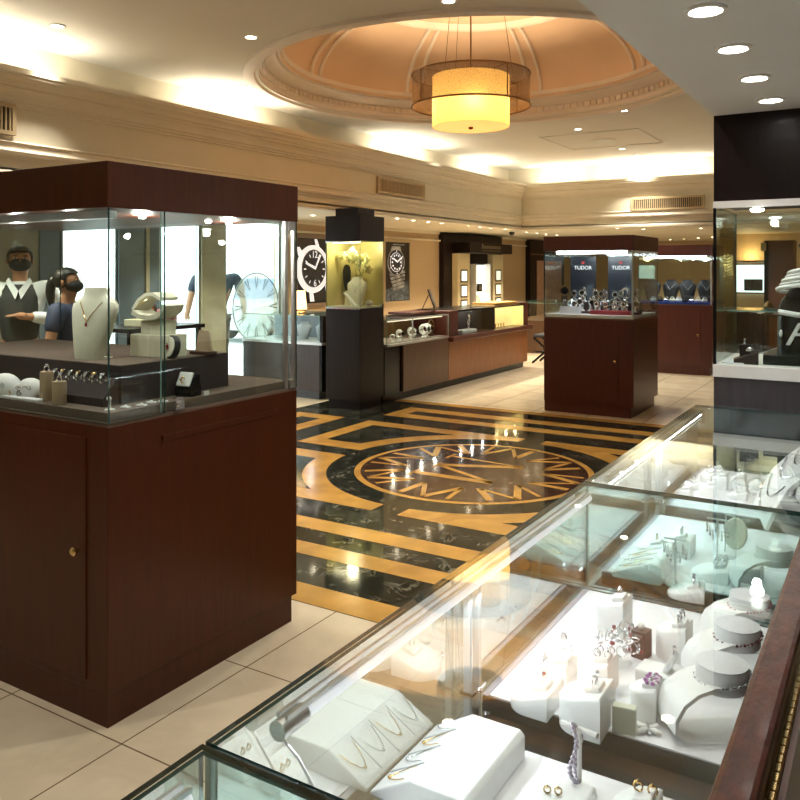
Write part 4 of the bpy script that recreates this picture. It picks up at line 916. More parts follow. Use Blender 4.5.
for row, (y, zz, n, xa, xb) in enumerate(((9.12, 1.22, 7, -3.18, -2.46), (8.98, 1.12, 8, -3.14, -2.44))):
    m = MB(); m.box(xa - .05, xb + .05, -.05, .06, 0, zz - 1.093)
    tag(m.build('watch_step', DKVEL, loc=(0, y, 1.093)), ['higher dark step under the back watch row', 'lower dark step under the front watch row'][row], 'riser')
    for i in range(n):
        lb = 'steel watch, %s from the left in the %s row of the watch case' % (ORD[i], ['back', 'front'][row])
        x = xa + (xb - xa) * i / (n - 1)
        if w1 is None: w1 = watch_proto(lb, x, y, zz, .2, 'watches in the tall watch case', 1.5)
        else: dup(w1, lb, x, y - .02 * (i % 2), zz, .5 * ((i * 7) % 5 - 2) / 2, 'watches in the tall watch case', 1.4 + .35 * ((i * 3) % 4) / 4)
for i in range(4):
    b = MB(); b.lathe([(.02, 0), (.02, .03), (.03, .034), (.03, .04)], 12); b.ring(0, 0, .065, .024, .007, 'y', 16, 6)
    tag(b.build('bangle_watch', SILVER, loc=(-2.84 + .1 * i, 8.88, 1.138), rz=.3), 'small bangle, %s from the left on the dark red tray' % ORD[i], 'bangle', 'bangles on the red tray')
CHARC = mat('charcoal_velvet', (.006, .006, .008), .6)
# ---- contents of the farther case
for i, x in enumerate((-3.27, -2.98, -2.73, -2.46)):
    bust('necklace_bust', 'black bust, %s from the left in the farther red-brown case' % ORD[i], x, 13.05, 1.093, [.1, -.1, .35, .5][i], .34, .27, CHARC, 'black busts in the farther case')
    necklace('necklace on the %s black bust of the farther case' % ORD[i], x, 13.05, 1.093, [.1, -.1, .35, .5][i], .34, .27, GOLD if i == 0 else PEARL, None, 'necklaces on the black busts')
for i in range(9):
    x = -3.2 + .095 * i
    b = MB(); b.ell(0, 0, .025, .055, .035, .028, 12, 8); b.ring(0, -.01, .045, .03, .008, 'y', 14, 5)
    tag(b.build('jewellery_pad', [WHITEL, BLKV, SILVER, CREAML][i % 4], loc=(x, 12.86, 1.093), rz=.4 * (i % 3)), 'little pad with bracelet, %s from the left before the black busts' % ORD[i], 'jewellery pad', 'pads before the black busts')
# ---- gold column, lit wall case, sconce, cabinets at the far right
gc = thing('gilded_column', 'gilded herringbone column gleaming through the right case', 'column', -2.42, 14.8, 0)
m = MB(); m.box(-.105, .105, -.16, .16, 0, ZL); m.build('shaft', mat('gilt_base', (.30, .17, .05), .4, .6), gc)
m = MB()
for s in (-1, 1):
    for k in range(44):
        z = .1 + k * .05
        m.add([(0 + s * .005, -.175, z), (s * .10, -.175, z + .05), (s * .10, -.175, z + .075), (0 + s * .005, -.175, z + .03), (0 + s * .005, -.16, z), (s * .10, -.16, z + .05), (s * .10, -.16, z + .075), (s * .005, -.16, z + .03)], [(0, 1, 2, 3), (0, 4, 5, 1), (1, 5, 6, 2), (2, 6, 7, 3), (3, 7, 4, 0)])
m.build('herringbone', mat('gilt_strip', (.85, .55, .18), .25, .9), gc)
wc = thing('wall_case', 'white-lit wall showcase with dark centre seen through the right case', 'wall case', -2.4, 17.3, 0)
B = lambda n, m, mt, **k: m.build(n, mt, wc, world=True, **k)
m = MB(); m.box(-2.95, .6, 17.3, 17.5, 0, ZL); B('wall_panel', m, TANW)
m = MB(); m.box(-2.70, -2.13, 17.22, 17.30, 1.14, 1.68); B('lit_frame', m, emis('showcase_glow', (.85, 1, .98), 1.3))
m = MB(); m.box(-2.52, -2.18, 17.20, 17.215, 1.17, 1.40); B('dark_shelf', m, mat('showcase_dark', (.03, .035, .035), .4, var=.6, scale=20))
m = MB(); m.box(-2.74, -2.09, 17.20, 17.24, 1.68, 1.71); m.box(-2.74, -2.09, 17.20, 17.24, 1.11, 1.14); B('trim', m, BRONZE)
sc_ = thing('wall_sconce', 'half-round wall sconce glowing above the lit showcase', 'sconce', -2.40, 17.3, 1.72)
m = MB(); m.at(0, 0, 0); m.lathe([(.32, .05), (.25, .02), (.12, 0)], 28, sy=.35); m.build('bowl', BRONZE, sc_)
light('POINT', 'lamp', (-2.40, 17.12, 1.84), 7, (1, .62, .25), .08, parent=sc_)
tb = thing('tall_cabinet', 'tall reddish-brown cabinet beyond the right case', 'cabinet', -1.70, 15.8, 0)
m = MB(); m.box(-.17, .22, -.3, .3, 0, 2.10); m.build('body', mat('red_brown', (.13, .045, .028), .4, var=.15, stretch=(9, 9, .7)), tb); m = MB(); m.box(-.24, -.17, -.32, .3, 0, 2.10); m.build('side_frame', ESPR, tb)
m = MB(); m.cbox(-.24, -.36, 1.92, .08, .08, .14); m.build('speaker_box', BEIGEC, tb)
lc = thing('low_cabinet', 'low cherry-wood cabinet beyond the right case', 'cabinet', -1.68, 12.9, 0)
B = lambda n, m, mt, **k: m.build(n, mt, lc, world=True, **k)
m = MB(); m.box(-1.94, -1.2, 12.6, 13.2, 0, .91); B('body', m, CHERRY, bevel=.005)
m = MB(); m.box(-1.90, -1.26, 12.585, 12.6, .12, .86); d = m.build('door', CHERRY, lc, world=True, bevel=.004); m = MB(); m.ell(-1.86, 12.57, .50, .02, .02, .02); m.build('knob', BRASS, d, world=True)
m = MB(); m.box(-1.97, -1.17, 12.57, 13.22, .91, .95); B('top', m, WALN)
t = thing('ornament', 'dark rounded ornament on the low cherry cabinet', 'ornament', -1.55, 12.85, .95)
m = MB(); m.lathe([(.06, 0), (.08, .06), (.07, .12), (.03, .17), (.01, .18)], 16); m.build('vase', BRONZE, t)
ac = thing('armchair', 'dark brown chair with rounded back beside the gilded column', 'chair', -1.70, 11.9, 0, .3)
m = MB(); m.box(-.26, .26, -.26, .26, .40, .48); m.build('seat', BROWNL, ac, bevel=.03)
m = MB(); m.strip([(-.26, .0), (-.18, .10), (0, .14), (.18, .10), (.26, 0)], .48, 1.02, .05); o = m
m = MB(); 
for k in range(9):
    a = pi * k / 8; x, y = .26 * cos(a), .10 + .16 * sin(a)
    m.at(x, y, .48, rz=a + pi / 2); m.box(-.06, .06, -.02, .02, 0, .46 + .06 * sin(a))
m.build('backrest', BROWNL, ac)
for x in (-.22, .22):
    for y in (-.22, .22): m = MB(); m.tube([(x, y, .40), (x * 1.05, y * 1.05, 0)], .02, 8); m.build('leg', ESPR, ac)
# ================================================================== the near glass counter
FX, RX0, RX1, ZT, ZD = -.768, -.182, -.132, .98, .67
def counter(lb, y0, y1, mid, led):
    t = thing('counter_case', lb, 'counter', -.45, (y0 + y1) / 2, 0)
    B = lambda n, m, mt, **k: m.build(n, mt, t, world=True, **k)
    g = .008
    m = MB(); m.box(FX + .06, RX1 - .06, y0 + .01, y1 - .01, 0, .10); B('plinth', m, BLACK)
    m = MB(); m.box(FX, RX0 + .02, y0, y1, .10, ZD - .012); B('cabinet', m, MAHOG)
    m = MB(); m.box(FX + .002, RX0, y0, y1, ZD - .012, ZD); B('deck', m, DECKW)
    m = MB(); m.box(FX + .004, FX + .020, y0, y1, ZD, ZD + .006); m.box(FX, RX0, y0, y0 + .016, ZD, ZD + .008); m.box(FX, RX0, y1 - .016, y1, ZD, ZD + .008); B('glass_track', m, ALU)
    m = MB(); pane(m, FX, FX + g, y0 + g, y1 - g, ZD + .004, ZT - g); B('glass_front', m, [GLASSR, EDGE])
    m = MB(); pane(m, FX - .002, RX0 + .004, y0, y1, ZT - g, ZT); B('glass_top', m, [GLASST, EDGE])
    m = MB(); pane(m, FX, RX0, y0, y0 + g, ZD + .006, ZT - g); B('glass_end', m, [GLASSG, EDGE])
    m = MB(); pane(m, FX, RX0, y1 - g, y1, ZD + .006, ZT - g); B('glass_end', m, [GLASSG, EDGE])
    m = MB(); m.box(FX - .002, FX + .008, y0 - .001, y0 + .012, ZD, ZT - g); B('corner_bead', m, EDGEL)
    m = MB(); m.box(RX0, RX1, y0, y1, .92, .995); B('rail', m, RAILW, bevel=.008)
    m = MB(); m.box(RX0 + .01, RX1 - .012, y0, y1, .10, .92); B('rear_door', m, BROWNL)
    m = MB(); m.box(RX1 - .002, RX1 + .004, y0 + .03, y1 - .03, .915, .955)
    for k in range(int((y1 - y0 - .06) / .022)): m.tube([(RX1 + .006, y0 + .03 + k * .022, .955), (RX1 + .006, y0 + .048 + k * .022, .955)], .005, 6)
    B('piano_hinge', m, BRASS)
    m = MB(); m.box(RX1 + .012, RX1 + .020, y0 + .04, y1 - .04, .50, .955); B('open_flap', m, BROWNL)
    m = MB(); m.box(FX + .03, RX0 - .02, mid - .085, mid - .028, ZD, ZD + .004); B('black_groove', m, DECKB)
    # a bracket with clear posts in the middle carries the lamp
    m = MB(); m.box(FX + .02, FX + .055, mid - .012, mid + .055, ZD, ZD + .006); m.box(FX + .02, FX + .04, mid - .012, mid - .004, ZD, ZD + .03); m.lathe([(.001, 0), (.001, .001)], 4)
    m.M = Matrix.Translation((FX + .042, mid + .03, ZD + .006)); m.lathe([(.010, 0), (.010, .004)], 14); m.M = Matrix.Identity(4); B('bracket', m, CHROME)
    for dy in (-.03, .012):
        m = MB(); m.box(FX + .022, FX + .036, mid + dy - .006, mid + dy + .006, ZD, ZT - g - .012); B('clear_post', m, ACRYW)
    m = MB(); m.box(FX + .015, FX + .045, mid - .04, mid + .022, .735, .742); m.ell(FX + .045, mid - .01, .738, .006, .006, .006); B('post_clamp', m, CHROME)
    xl, zl = -.735, .953
    ya, yb = y0 + .115, y1 - .06
    if led:
        m = MB(); m.box(xl - .010, xl + .010, ya, yb, zl + .004, zl + .016); lt = B('lamp_bar', m, ALU)
        m = MB(); n_ = int((yb - ya) / .034)
        for k in range(n_): m.at(xl + .004, ya + .02 + k * .034, zl, 0); m.ell(0, 0, 0, .006, .007, .005, 8, 5)
        m.build('led_beads', LEDB, lt, world=True)
    else:
        m = MB(); m.tube([(xl, ya + .03, zl), (xl, yb, zl)], .011, 14); lt = B('lamp_tube', m, mat('lit_tube', (.8, .8, .85), .3, emit=(.92, .95, 1), es=.55))
        m = MB(); m.tube([(xl, ya - .012, zl), (xl, ya + .045, zl)], .0145, 18); m.box(xl - .012, xl - .006, ya, yb, zl + .011, zl + .018); m.box(xl + .004, xl + .009, ya, yb, zl + .011, zl + .018); m.build('end_cap', ALU, lt, world=True)
        m = MB(); m.tube([(xl + .004, ya - .006, zl - .012), (xl + .012, ya + .02, zl - .05), (xl + .012, ya + .06, zl - .12), (xl - .01, ya + .04, zl - .18), (xl - .015, ya + .02, ZD + .01)], .0022, 6); m.build('lamp_cord', WHITEM, lt, world=True)
    light('AREA', 'lamp', (xl + .012, (ya + yb) / 2, zl - .020), (2.8 if led else 2.1), (.90, .96, 1), .03, yb - ya, rot=(0, -R(38), 0), parent=t)
    return t
counter('near glass jewellery counter whose corner shows at the bottom left', -.75, .765, -.1, False)
counter('long glass jewellery counter with tube lamp in the foreground', .771, 2.285, 1.505, False)
counter('second long glass jewellery counter with LED bar reaching the tall case', 2.291, 3.855, 3.06, True)
def tray(lb, x0, x1, y0, y1, h=.036, rim=.0):
    t = thing('display_tray', lb, 'tray', (x0 + x1) / 2, (y0 + y1) / 2, ZD)
    w, d = (x1 - x0) / 2, (y1 - y0) / 2
    m = MB(); m.box(-w, w, -d, d, .0, h); m.build('tray_base', DECKB, t)
    m = MB(); m.box(-w + .014, w - .004, -d + .004, d - .004, h, h + .003); m.build('white_pad', WHITEP, t)
    m = MB(); m.box(-w, -w + .012, -d, d, h, h + .002); m.build('edge_strip', mat('grey_edge', (.38, .37, .42), .5), t)
    return t
tray('dark-edged white tray lining the nearest bay of the foreground counter', -.735, -.215, .80, 1.40)
tray('dark-edged white tray crowded with jewellery in the middle bay', -.735, -.205, 1.535, 2.19, .036)
tray('dark-edged white tray behind the green glass pane', -.735, -.205, 2.345, 2.99, .036)
tray('dark-edged white tray in the farthest bay of the counter', -.735, -.205, 3.13, 3.80, .036)
tray('white tray in the counter bay at the bottom left corner', -.735, -.215, .15, .72)
ZP = ZD + .039; Q = (1.6 - ZP) / (1.6 - .68)
RN = {}
def ring(lb, x, y, z, rz=0, r=.0105, mt=None, gem=None, grp='finger rings in the near counter', kind='ring'):
    mt = mt or SILVER; gem = gem or GEMW
    k = (kind, round(r, 4), mt.name, gem.name)
    if k in RN: return dup(RN[k], lb, x, y, z, rz, grp)
    if kind == 'ring':
        t = thing('ring', lb, 'ring', x, y, z, rz, grp)
        m = MB(); m.ring(0, 0, r, r, .0019, 'x', 20, 6); m.build('band', mt, t)
        m = MB(); m.ell(0, 0, r * 2.1, r * .42, r * .42, r * .32, 10, 6); m.build('stone', gem, t)
    elif kind == 'earrings':
        t = thing('earrings', lb, 'earrings', x, y, z, rz, grp)
        for s in (-1, 1):
            m = MB(); m.ring(s * r * 1.1, 0, r * .9, r * .7, .0016, 'y', 14, 5); m.ell(s * r * 1.1, -.002, r * 1.7, r * .35, r * .3, r * .35, 8, 5); m.build('earring', [mt, gem][0], t)
    else:
        t = thing('brooch', lb, 'brooch', x, y, z, rz, grp)
        m = MB()
        for q in range(6): m.ell(r * 1.1 * cos(q * pi / 3), r * 1.1 * sin(q * pi / 3), .004, r * .45, r * .35, .004, 8, 5)
        m.build('petals', gem, t)
        m = MB(); m.ell(0, 0, .006, r * .5, r * .5, .005, 8, 5); m.build('centre', mt, t)
    RN[k] = t; return t
def dshape(r, L, n=14): return [(-r * sin(pi * i / n) - 0, r * cos(pi * i / n)) for i in range(n + 1)] + [(L, -r), (L, r)]
DP = {}
def dpillar(lb, x, y, r, L, h, rz=0, slope=.25, grp=None, z=None, cap=True, mt=None):
    """D-shaped pillar with a sloping top: round towards the customers, flat behind"""
    t = thing('display_pillar', lb, 'jewellery display', x * Q, y * Q, ZP if z is None else z, rz, grp)
    P = dshape(r, L); n = len(P); m = MB()
    zt = lambda a: h - slope * (L - a)
    c = .004; in_ = [(a * (1 - c / r), b * (1 - c / r)) for a, b in P]
    vs = [(a, b, 0) for a, b in P] + [(a, b, zt(a) - c) for a, b in P] + [(a, b, zt(a)) for a, b in in_]
    fs = [tuple(range(n))[::-1], tuple(range(2 * n, 3 * n))]
    for k in range(2):
        for i in range(n): j = (i + 1) % n; fs.append((k * n + i, k * n + j, (k + 1) * n + j, (k + 1) * n + i))
    m.add(vs, fs, True); m.build('pillar', mt or WHITEL, t, sharp=50)
    if cap:
        m = MB(); m.at(L * .45, 0, zt(L * .45), ry=math.atan(-slope)); m.box(-.016, .016, -.020, .020, -.002, .010); m.build('ring_slot', WHITEL, t, bevel=.003)
    return t, zt(L * .45) + .010
def pillar_ring(lb, rl, x, y, r, L, h, rz=0, gem=None, slope=.25, n=1, kind='ring', mt=None):
    t, zt = dpillar(lb, x, y, r, L, h, rz, slope)
    for k in range(n):
        dy = (k - (n - 1) / 2) * .02
        px, py = L * .45, dy; c, s = cos(rz), sin(rz)
        ring(rl if n == 1 else rl + ', %s of %d' % (ORD[k], n), x * Q + px * c - py * s, y * Q + px * s + py * c, ZP + zt - .003, rz + .3 * k, gem=gem, kind=kind, mt=mt)
# middle bay (B) ------------------------------------------------------------
pillar_ring('tall white D-shaped pillar at the far left of the middle bay', 'silver ring on the tall pillar at the far left of the middle bay', -.605, 2.03, .042, .035, .088)
t = thing('pearl_box', 'small brown box topped with a pearl beside the tall white pillar', 'ring box', -.51 * Q, 1.935 * Q, ZP, -.2)
m = MB(); m.box(-.017, .017, -.019, .019, 0, .062); m.build('box', mat('maroon_box', (.075, .03, .035), .5), t, bevel=.002)
m = MB(); m.ell(0, 0, .069, .008, .008, .008); m.build('pearl', PEARL, t)
pillar_ring('white pillar with crystal cluster behind the bracelet stands', 'crystal ring on the pillar beside the brown box', -.445, 1.98, .040, .034, .078, gem=GEMW, n=3)
t = thing('ring_cube', 'white cube holding an upright ring wedge in the middle bay', 'ring stand', -.445 * Q, 1.825 * Q, ZP, -.1)
m = MB(); m.box(-.04, .04, -.03, .03, 0, .034); m.build('cube', WHITEL, t, bevel=.004)
m = MB(); m.at(.018, 0, .034, ry=.5); m.box(-.006, .006, -.016, .016, -.006, .045); m.build('wedge', WHITEL, t, bevel=.003)
ring('silver ring perched on the upright wedge of the white cube', -.445 * Q + .035, 1.825 * Q, ZP + .066, 0)
pillar_ring('round white pillar carrying violet earrings', 'violet stone brooch on the round pillar', -.435, 1.69, .034, .026, .066, gem=GEMV, n=2, kind='brooch')
t = thing('earring_card', 'little upright white earring card in front of the violet pillar', 'earring card', -.455 * Q, 1.60 * Q, ZP, .15)
m = MB(); m.box(-.022, .022, -.010, .010, 0, .052); m.build('block', CREAML, t, bevel=.002)
pillar_ring('large white pillar at the front edge of the middle bay', 'slim ring on the large white front pillar', -.53, 1.585, .050, .045, .082, n=2)
pillar_ring('large low white pillar at the left front of the middle bay', 'ruby ring on the low white pillar at the left front', -.645, 1.60, .048, .045, .050, gem=GEMR, slope=.35)
pillar_ring('small white pillar at the left middle of the white pad', 'ring on the small pillar at the left middle', -.645, 1.745, .036, .03, .040)
pillar_ring('white pillar in the centre crowded with silver earrings', 'silver earrings on the centre pillar', -.555, 1.735, .040, .036, .07, n=2, kind='earrings')
tr = thing('earring_tree', 'tangle of silver earrings on a clear stand in the middle bay', 'earring stand', -.545 * Q, 1.87 * Q, ZP)
m = MB(); m.lathe([(.03, 0), (.03, .004), (.005, .007), (.005, .075)], 16); m.box(-.05, .05, -.004, .004, .07, .075); m.box(-.004, .004, -.05, .05, .07, .075); m.build('stand', ACRYL, tr)
m = MB(); rd = random.Random(5)
for k in range(16):
    a = rd.uniform(0, 6.28); q = rd.uniform(.02, .055); m.ring(q * cos(a), q * sin(a), rd.uniform(.03, .075), rd.uniform(.008, .014), .0015, 'xyz'[k % 3], 14, 5)
m.build('hoops', SILVER, tr)
m = MB()
for k in range(9): a = rd.uniform(0, 6.28); q = rd.uniform(.02, .05); m.ell(q * cos(a), q * sin(a), rd.uniform(.03, .07), .005, .005, .005, 8, 5)
m.build('stones', GEMR, tr)
t = thing('hair_clip', 'white butterfly-shaped clip on the pad before the bracelet stand', 'clip', -.415 * Q, 1.625 * Q, ZP, .4)
m = MB()
for s in (-1, 1):
    for q in (-1, 1): m.at(s * .012, q * .008, .007, rz=s * q * .5); m.ell(0, 0, 0, .013, .006, .005, 10, 6)
m.build('wings', WHITEM, t)
m = MB(); m.tube([(0, -.018, .008), (0, .018, .008)], .003, 6); m.build('body', SILVER, t)
for k, (x, y) in enumerate(((-.70, 1.80), (-.66, 1.87), (-.70, 1.93), (-.62, 1.95), (-.58, 1.82), (-.66, 1.68), (-.50, 1.66))):
    ring('loose silver ring lying on the white pad, %s counted from the left front' % ORD[k], x * Q, y * Q, ZP - .008, .5 * k, r=.010, grp='loose rings on the middle pad')
def cstand(lb, x, y, rz, sc, bl, beads, z=ZP):
    t = thing('bracelet_stand', lb, 'bracelet stand', x, y, z, rz, 'white bracelet stands along the rail')
    pr = [(.050, .003), (.0, .003), (-.05, .004), (-.075, .008), (-.089, .022), (-.088, .042), (-.074, .066), (-.05, .083), (-.02, .092), (.02, .094)]
    m = MB(); m.strip(pr, -.044, .044, .007); m.build('ramp', WHITEL, t)
    m = MB(); m.at(.012, 0, .092); m.lathe([(.043, -.012), (.046, -.006), (.046, .026), (.0445, .0295)], 36); m.build('pad', WHITEL, t)
    m = MB(); m.at(.012, 0, .1216); m.lathe([(.0452, 0), (.0452, .0022), (.044, .003)], 36); m.build('top_disc', WHITEP, t)
    t.scale = (sc,) * 3; W[t.name] = W[t.name] @ Matrix.Scale(sc, 4)
    b = thing('bracelet', bl, 'bracelet', x, y, z, rz, 'bracelets on the white stands')
    m = MB(); n = 40
    for i in range(n):
        a = 2 * pi * i / n
        r_ = .0485; px, py = .012 + r_ * cos(a) * 1.0, r_ * sin(a); pz = .101 + .008 * cos(a)
        if i % 2: m.ell(px, py, pz, .0034, .0034, .0034, 7, 5)
        else: m.ell(px, py, pz, .0022, .0022, .0022, 6, 4)
    m.build('beads', SILVER if not beads else beads, b)
    m = MB(); m.tube([(.012 + .0485 * cos(2 * pi * i / 30), .0485 * sin(2 * pi * i / 30), .101 + .008 * cos(2 * pi * i / 30)) for i in range(31)], .0009, 5); m.build('chain', SILVER, b)
    b.scale = (sc,) * 3
cstand('nearest white bracelet stand with curved hollow side, by the rail', -.292, 1.648, R(36), 1.06, 'silver bead bracelet on the nearest white stand', None)
cstand('second white bracelet stand from the front along the rail', -.296, 1.86, R(34), 1.0, 'dark red bead bracelet on the second white stand', mat('garnet_beads', (.12, .01, .015), .2, spec=.8))
cstand('third white bracelet stand from the front, before the green glass', -.30, 2.055, R(30), .97, 'silver and ruby bracelet on the third white stand', GEMR)
cstand('white bracelet stand just behind the green glass pane', -.29, 2.43, R(25), 1.02, 'crystal bracelet on the stand behind the green glass', GEMW)
# nearest bay (A) ------------------------------------------------------------
def wedge(lb, x0, x1, y0, y1, zl, zh, rows, z, grp=None, flat_=.028):
    t = thing('necklace_tray', lb, 'necklace display', (x0 + x1) / 2, (y0 + y1) / 2, z, 0, grp)
    w, d = (x1 - x0) / 2, (y1 - y0) / 2
    m = MB(); m.prism([(-w, 0), (w, 0), (w, zh - .01), (w - .010, zh), (w - flat_, zh), (-w, zl)], -d, d, 'y'); m.build('wedge', WHITEL, t, bevel=.006)
    sw = 2 * w - flat_; a = math.atan2(zh - zl, sw); mx_ = -w + sw / 2
    m = MB()
    for k in range(1, rows): y = -d + 2 * d * k / rows; m.at(mx_, y, (zl + zh) / 2 + .0008, ry=-a); m.box(-sw * .48, sw * .48, -.0012, .0012, -.001, .001)
    m.build('grooves', mat('tray_groove', (.55, .56, .58), .6), t)
    for k in range(rows):
        y = -d + 2 * d * (k + .5) / rows
        n_ = thing('necklace', 'fine chain in row %s from the front of the %s' % (ORD[k], lb.split(',')[0]), 'necklace', (x0 + x1) / 2, (y0 + y1) / 2 + y, z, 0, 'chains on necklace trays')
        m = MB(); m.at(mx_, 0, (zl + zh) / 2 + .003, ry=-a); P = []
        for i in range(13):
            u = i / 12; P.append((sw * .5 * (.75 - 1.3 * sin(pi * u) ** .8) * .9, (u - .5) * d * 1.5 / rows, .0))
        m.tube(P, .0010, 5); m.ell(P[6][0], P[6][1], .001, .004, .004, .003, 8, 5); m.build('chain', SILVER if k % 2 else GOLD, n_)
    return t
wedge('white sloping necklace tray, nearest to the camera in the foreground counter', -.757, -.572, 1.14, 1.375, .006, .050, 4, ZP, flat_=.105)
t = thing('chain_holder', 'slim T-shaped holder with a hanging crystal bracelet', 'jewellery stand', -.455, 1.33, ZP)
m = MB(); m.lathe([(.03, 0), (.03, .005), (.004, .008), (.004, .105)], 16); m.tube([(-.035, .01, .105), (.035, -.01, .112)], .005, 8); m.build('holder', WHITEM, t)
b = thing('bracelet', 'lilac crystal bracelet hanging from the T-shaped holder', 'bracelet', -.455, 1.33, ZP)
m = MB()
for k in range(30): a = 2 * pi * k / 30; m.ell(-.005 + .006 * sin(3 * a), -.006 + .013 * cos(a), .068 + .048 * sin(a), .0045, .0045, .0045, 7, 5)
m.build('stones', mat('lilac_crystal', (.62, .56, .70), .08, .4, spec=.9), b)
t = thing('flat_pad', 'flat white pad with tiny red earrings beside the T-shaped holder', 'display pad', -.485, 1.22, ZP)
m = MB(); m.box(-.04, .06, -.10, .11, 0, .022); m.build('pad', WHITEL, t, bevel=.005)
ring('tiny red earrings on the flat white pad', -.48, 1.27, ZP + .022, .3, r=.008, kind='earrings', gem=GEMR, mt=BRASS)
for k, (x, y, h) in enumerate(((-.36, 1.20, .05), (-.36, 1.33, .06), (-.30, 1.08, .04))):
    pillar_ring('white pillar in the nearest bay by the rail, %s from the back' % ORD[k], 'gold earrings on the %s pillar of the nearest bay' % ORD[k], x, y, .036, .034, h, kind='earrings', mt=GOLD)
for k, (x, y) in enumerate(((-.535, 1.085), (-.625, 1.085))):
    q = thing('earring_pad', 'small white sloping earring pad before the nearest necklace tray, %s one' % ['inner', 'outer'][k], 'display pad', x, y, ZP, .1)
    m = MB(); m.prism([(-.032, 0), (.032, 0), (.032, .045), (-.032, .012)], -.034, .034, 'y'); m.build('pad', WHITEL, q, bevel=.004)
    ring('row of tiny red-gold earrings on the %s pad before the necklace tray' % ['inner', 'outer'][k], x, y, ZP + .028, pi / 2, r=.007, kind='earrings', gem=GEMR, mt=BRASS, grp='tiny red earrings')
t = thing('framed_card', 'small maroon-framed card standing in the nearest bay', 'frame', -.47, 1.02, ZP, .2)
m = MB(); m.box(-.04, .04, -.008, .008, 0, .07); m.build('frame', mat('maroon_frame', (.10, .02, .03), .4), t, bevel=.002); m = MB(); m.box(-.03, .03, -.011, -.008, .012, .06); m.build('card', CREAML, t)
# bottom-left corner bay ------------------------------------------------------
for k, (x, y, h) in enumerate(((-.66, .62, .07), (-.56, .66, .08), (-.67, .50, .06), (-.55, .53, .08), (-.45, .62, .09), (-.66, .36, .07), (-.5, .4, .08))):
    pillar_ring('white pillar in the bottom left corner counter, %s from its end glass' % ORD[k], 'ring on the %s pillar of the bottom left corner counter' % ORD[k], x, y, .040, .036, h)
# bay behind the green glass (C) ----------------------------------------------
wedge('white sloping necklace tray, behind the green glass pane', -.695, -.555, 2.31, 2.52, .015, .06, 4, ZP)
pillar_ring('low white round-fronted pad right of the green-tinted necklace tray', 'blue stone ring on the low pad right of the tray', -.50, 2.36, .046, .05, .034, rz=pi * .05, gem=mat('sapphire', (.02, .02, .12), .05, spec=.9), n=2)
pillar_ring('wide white round-fronted pad in the centre behind the green glass', 'earrings on the wide pad behind the green glass', -.46, 2.55, .060, .05, .04, gem=GEMW, n=3, kind='earrings')
pillar_ring('white pillar with big rings at the far left behind the green glass', 'large silver ring on the far left pillar behind the glass', -.61, 2.70, .045, .06, .06, n=2)
pillar_ring('second white pillar with gold ring behind the necklace tray', 'gold ring on the pillar behind the necklace tray', -.66, 2.62, .04, .04, .05, mt=GOLD)
pillar_ring('white low pad beside the bracelet stand behind the green glass', 'ring on the low pad beside the far bracelet stand', -.37, 2.58, .042, .04, .05)
for k, (x, y) in enumerate(((-.54, 2.42), (-.47, 2.68))):
    t = thing('earring_stand', 'slender clear earring stand, %s behind the green glass pane' % ['nearer one', 'farther one'][k], 'earring stand', x * Q, y * Q, ZP)
    m = MB(); m.lathe([(.025, 0), (.025, .004), (.003, .006), (.003, .13)], 14); m.tube([(-.03, 0, .13), (.03, 0, .13)], .003, 6); m.build('stand', WHITEM, t)
    m = MB()
    for q in range(8): m.ring(-.03 + .0085 * q, 0, .108 - .012 * (q % 3), .011, .0016, 'x', 14, 5); m.ell(-.03 + .0085 * q, 0, .092 - .012 * (q % 3), .004, .004, .006, 7, 5)
    m.build('earrings', SILVER, t)
t = thing('pendant_display', 'oval pale pendant on a stand behind the green glass pane', 'jewellery stand', -.42 * Q, 2.70 * Q, ZP)
m = MB(); m.at(0, 0, .09, rx=R(70)); m.lathe([(.03, -.006), (.034, 0), (.03, .006)], 24, sy=1.4); m.build('oval', CREAML, t)
m = MB(); m.box(-.05, .03, -.03, .03, 0, .03); m.tube([(-.03, 0, .03), (-.03, .01, .14), (0, 0, .14)], .003, 6); m.build('base', WHITEL, t)
# farthest bay (D) ------------------------------------------------------------
pos = [(-.70, 3.28), (-.62, 3.34), (-.70, 3.42), (-.60, 3.48), (-.52, 3.36), (-.66, 3.56), (-.55, 3.60), (-.46, 3.50), (-.44, 3.66), (-.34, 3.60), (-.66, 3.70), (-.40, 3.36)]
for k, (x, y) in enumerate(pos):
    h = [.035, .05, .03, .055, .03, .045][k % 6]
    t, zt = dpillar('white display pillar in the farthest counter bay, %s counted from the front left' % ORD[k], x / Q, y / Q, .034, .03, h, .3 * (k % 3), grp='white pillars in the farthest bay')
    ring('ring on the %s pillar of the farthest bay' % ORD[k], x + .01, y, ZP + zt - .003, .4 * k, grp='rings in the farthest bay')
for k in range(5):
    b = thing('bangle', 'pearly arched bangle, %s from the left in the farthest bay' % ORD[k], 'bangle', -.52 + .055 * k, 3.42 + .03 * (k % 2), ZP, .5 + .1 * k, 'bangles in the farthest bay')
    m = MB(); m.ring(0, 0, .034, .034, .0055, 'y', 24, 8); m.build('band', [PEARL, WHITEM, GOLD, PEARL, SILVER][k], b)
    m = MB(); m.cbox(0, 0, 0, .04, .03, .012); m.build('rest', WHITEL, b)
t = thing('necklace_fan', 'large white satin bib display leaning at the right end of the counter', 'necklace display', -.275, 3.18, ZP, .25)
m = MB(); m.strip([(-.13, 0), (-.11, .05), (-.06, .14), (0, .20), (.05, .235), (.07, .235)], -.16, .16, .012); m.build('bib', WHITEL, t)
m = MB()
for k in range(4): m.ring(.02 - .028 * k, 0, .222 - .040 * k, .05 + .018 * k, .003, 'y', 24, 6, a0=.0, a1=pi)
o_ = MB()
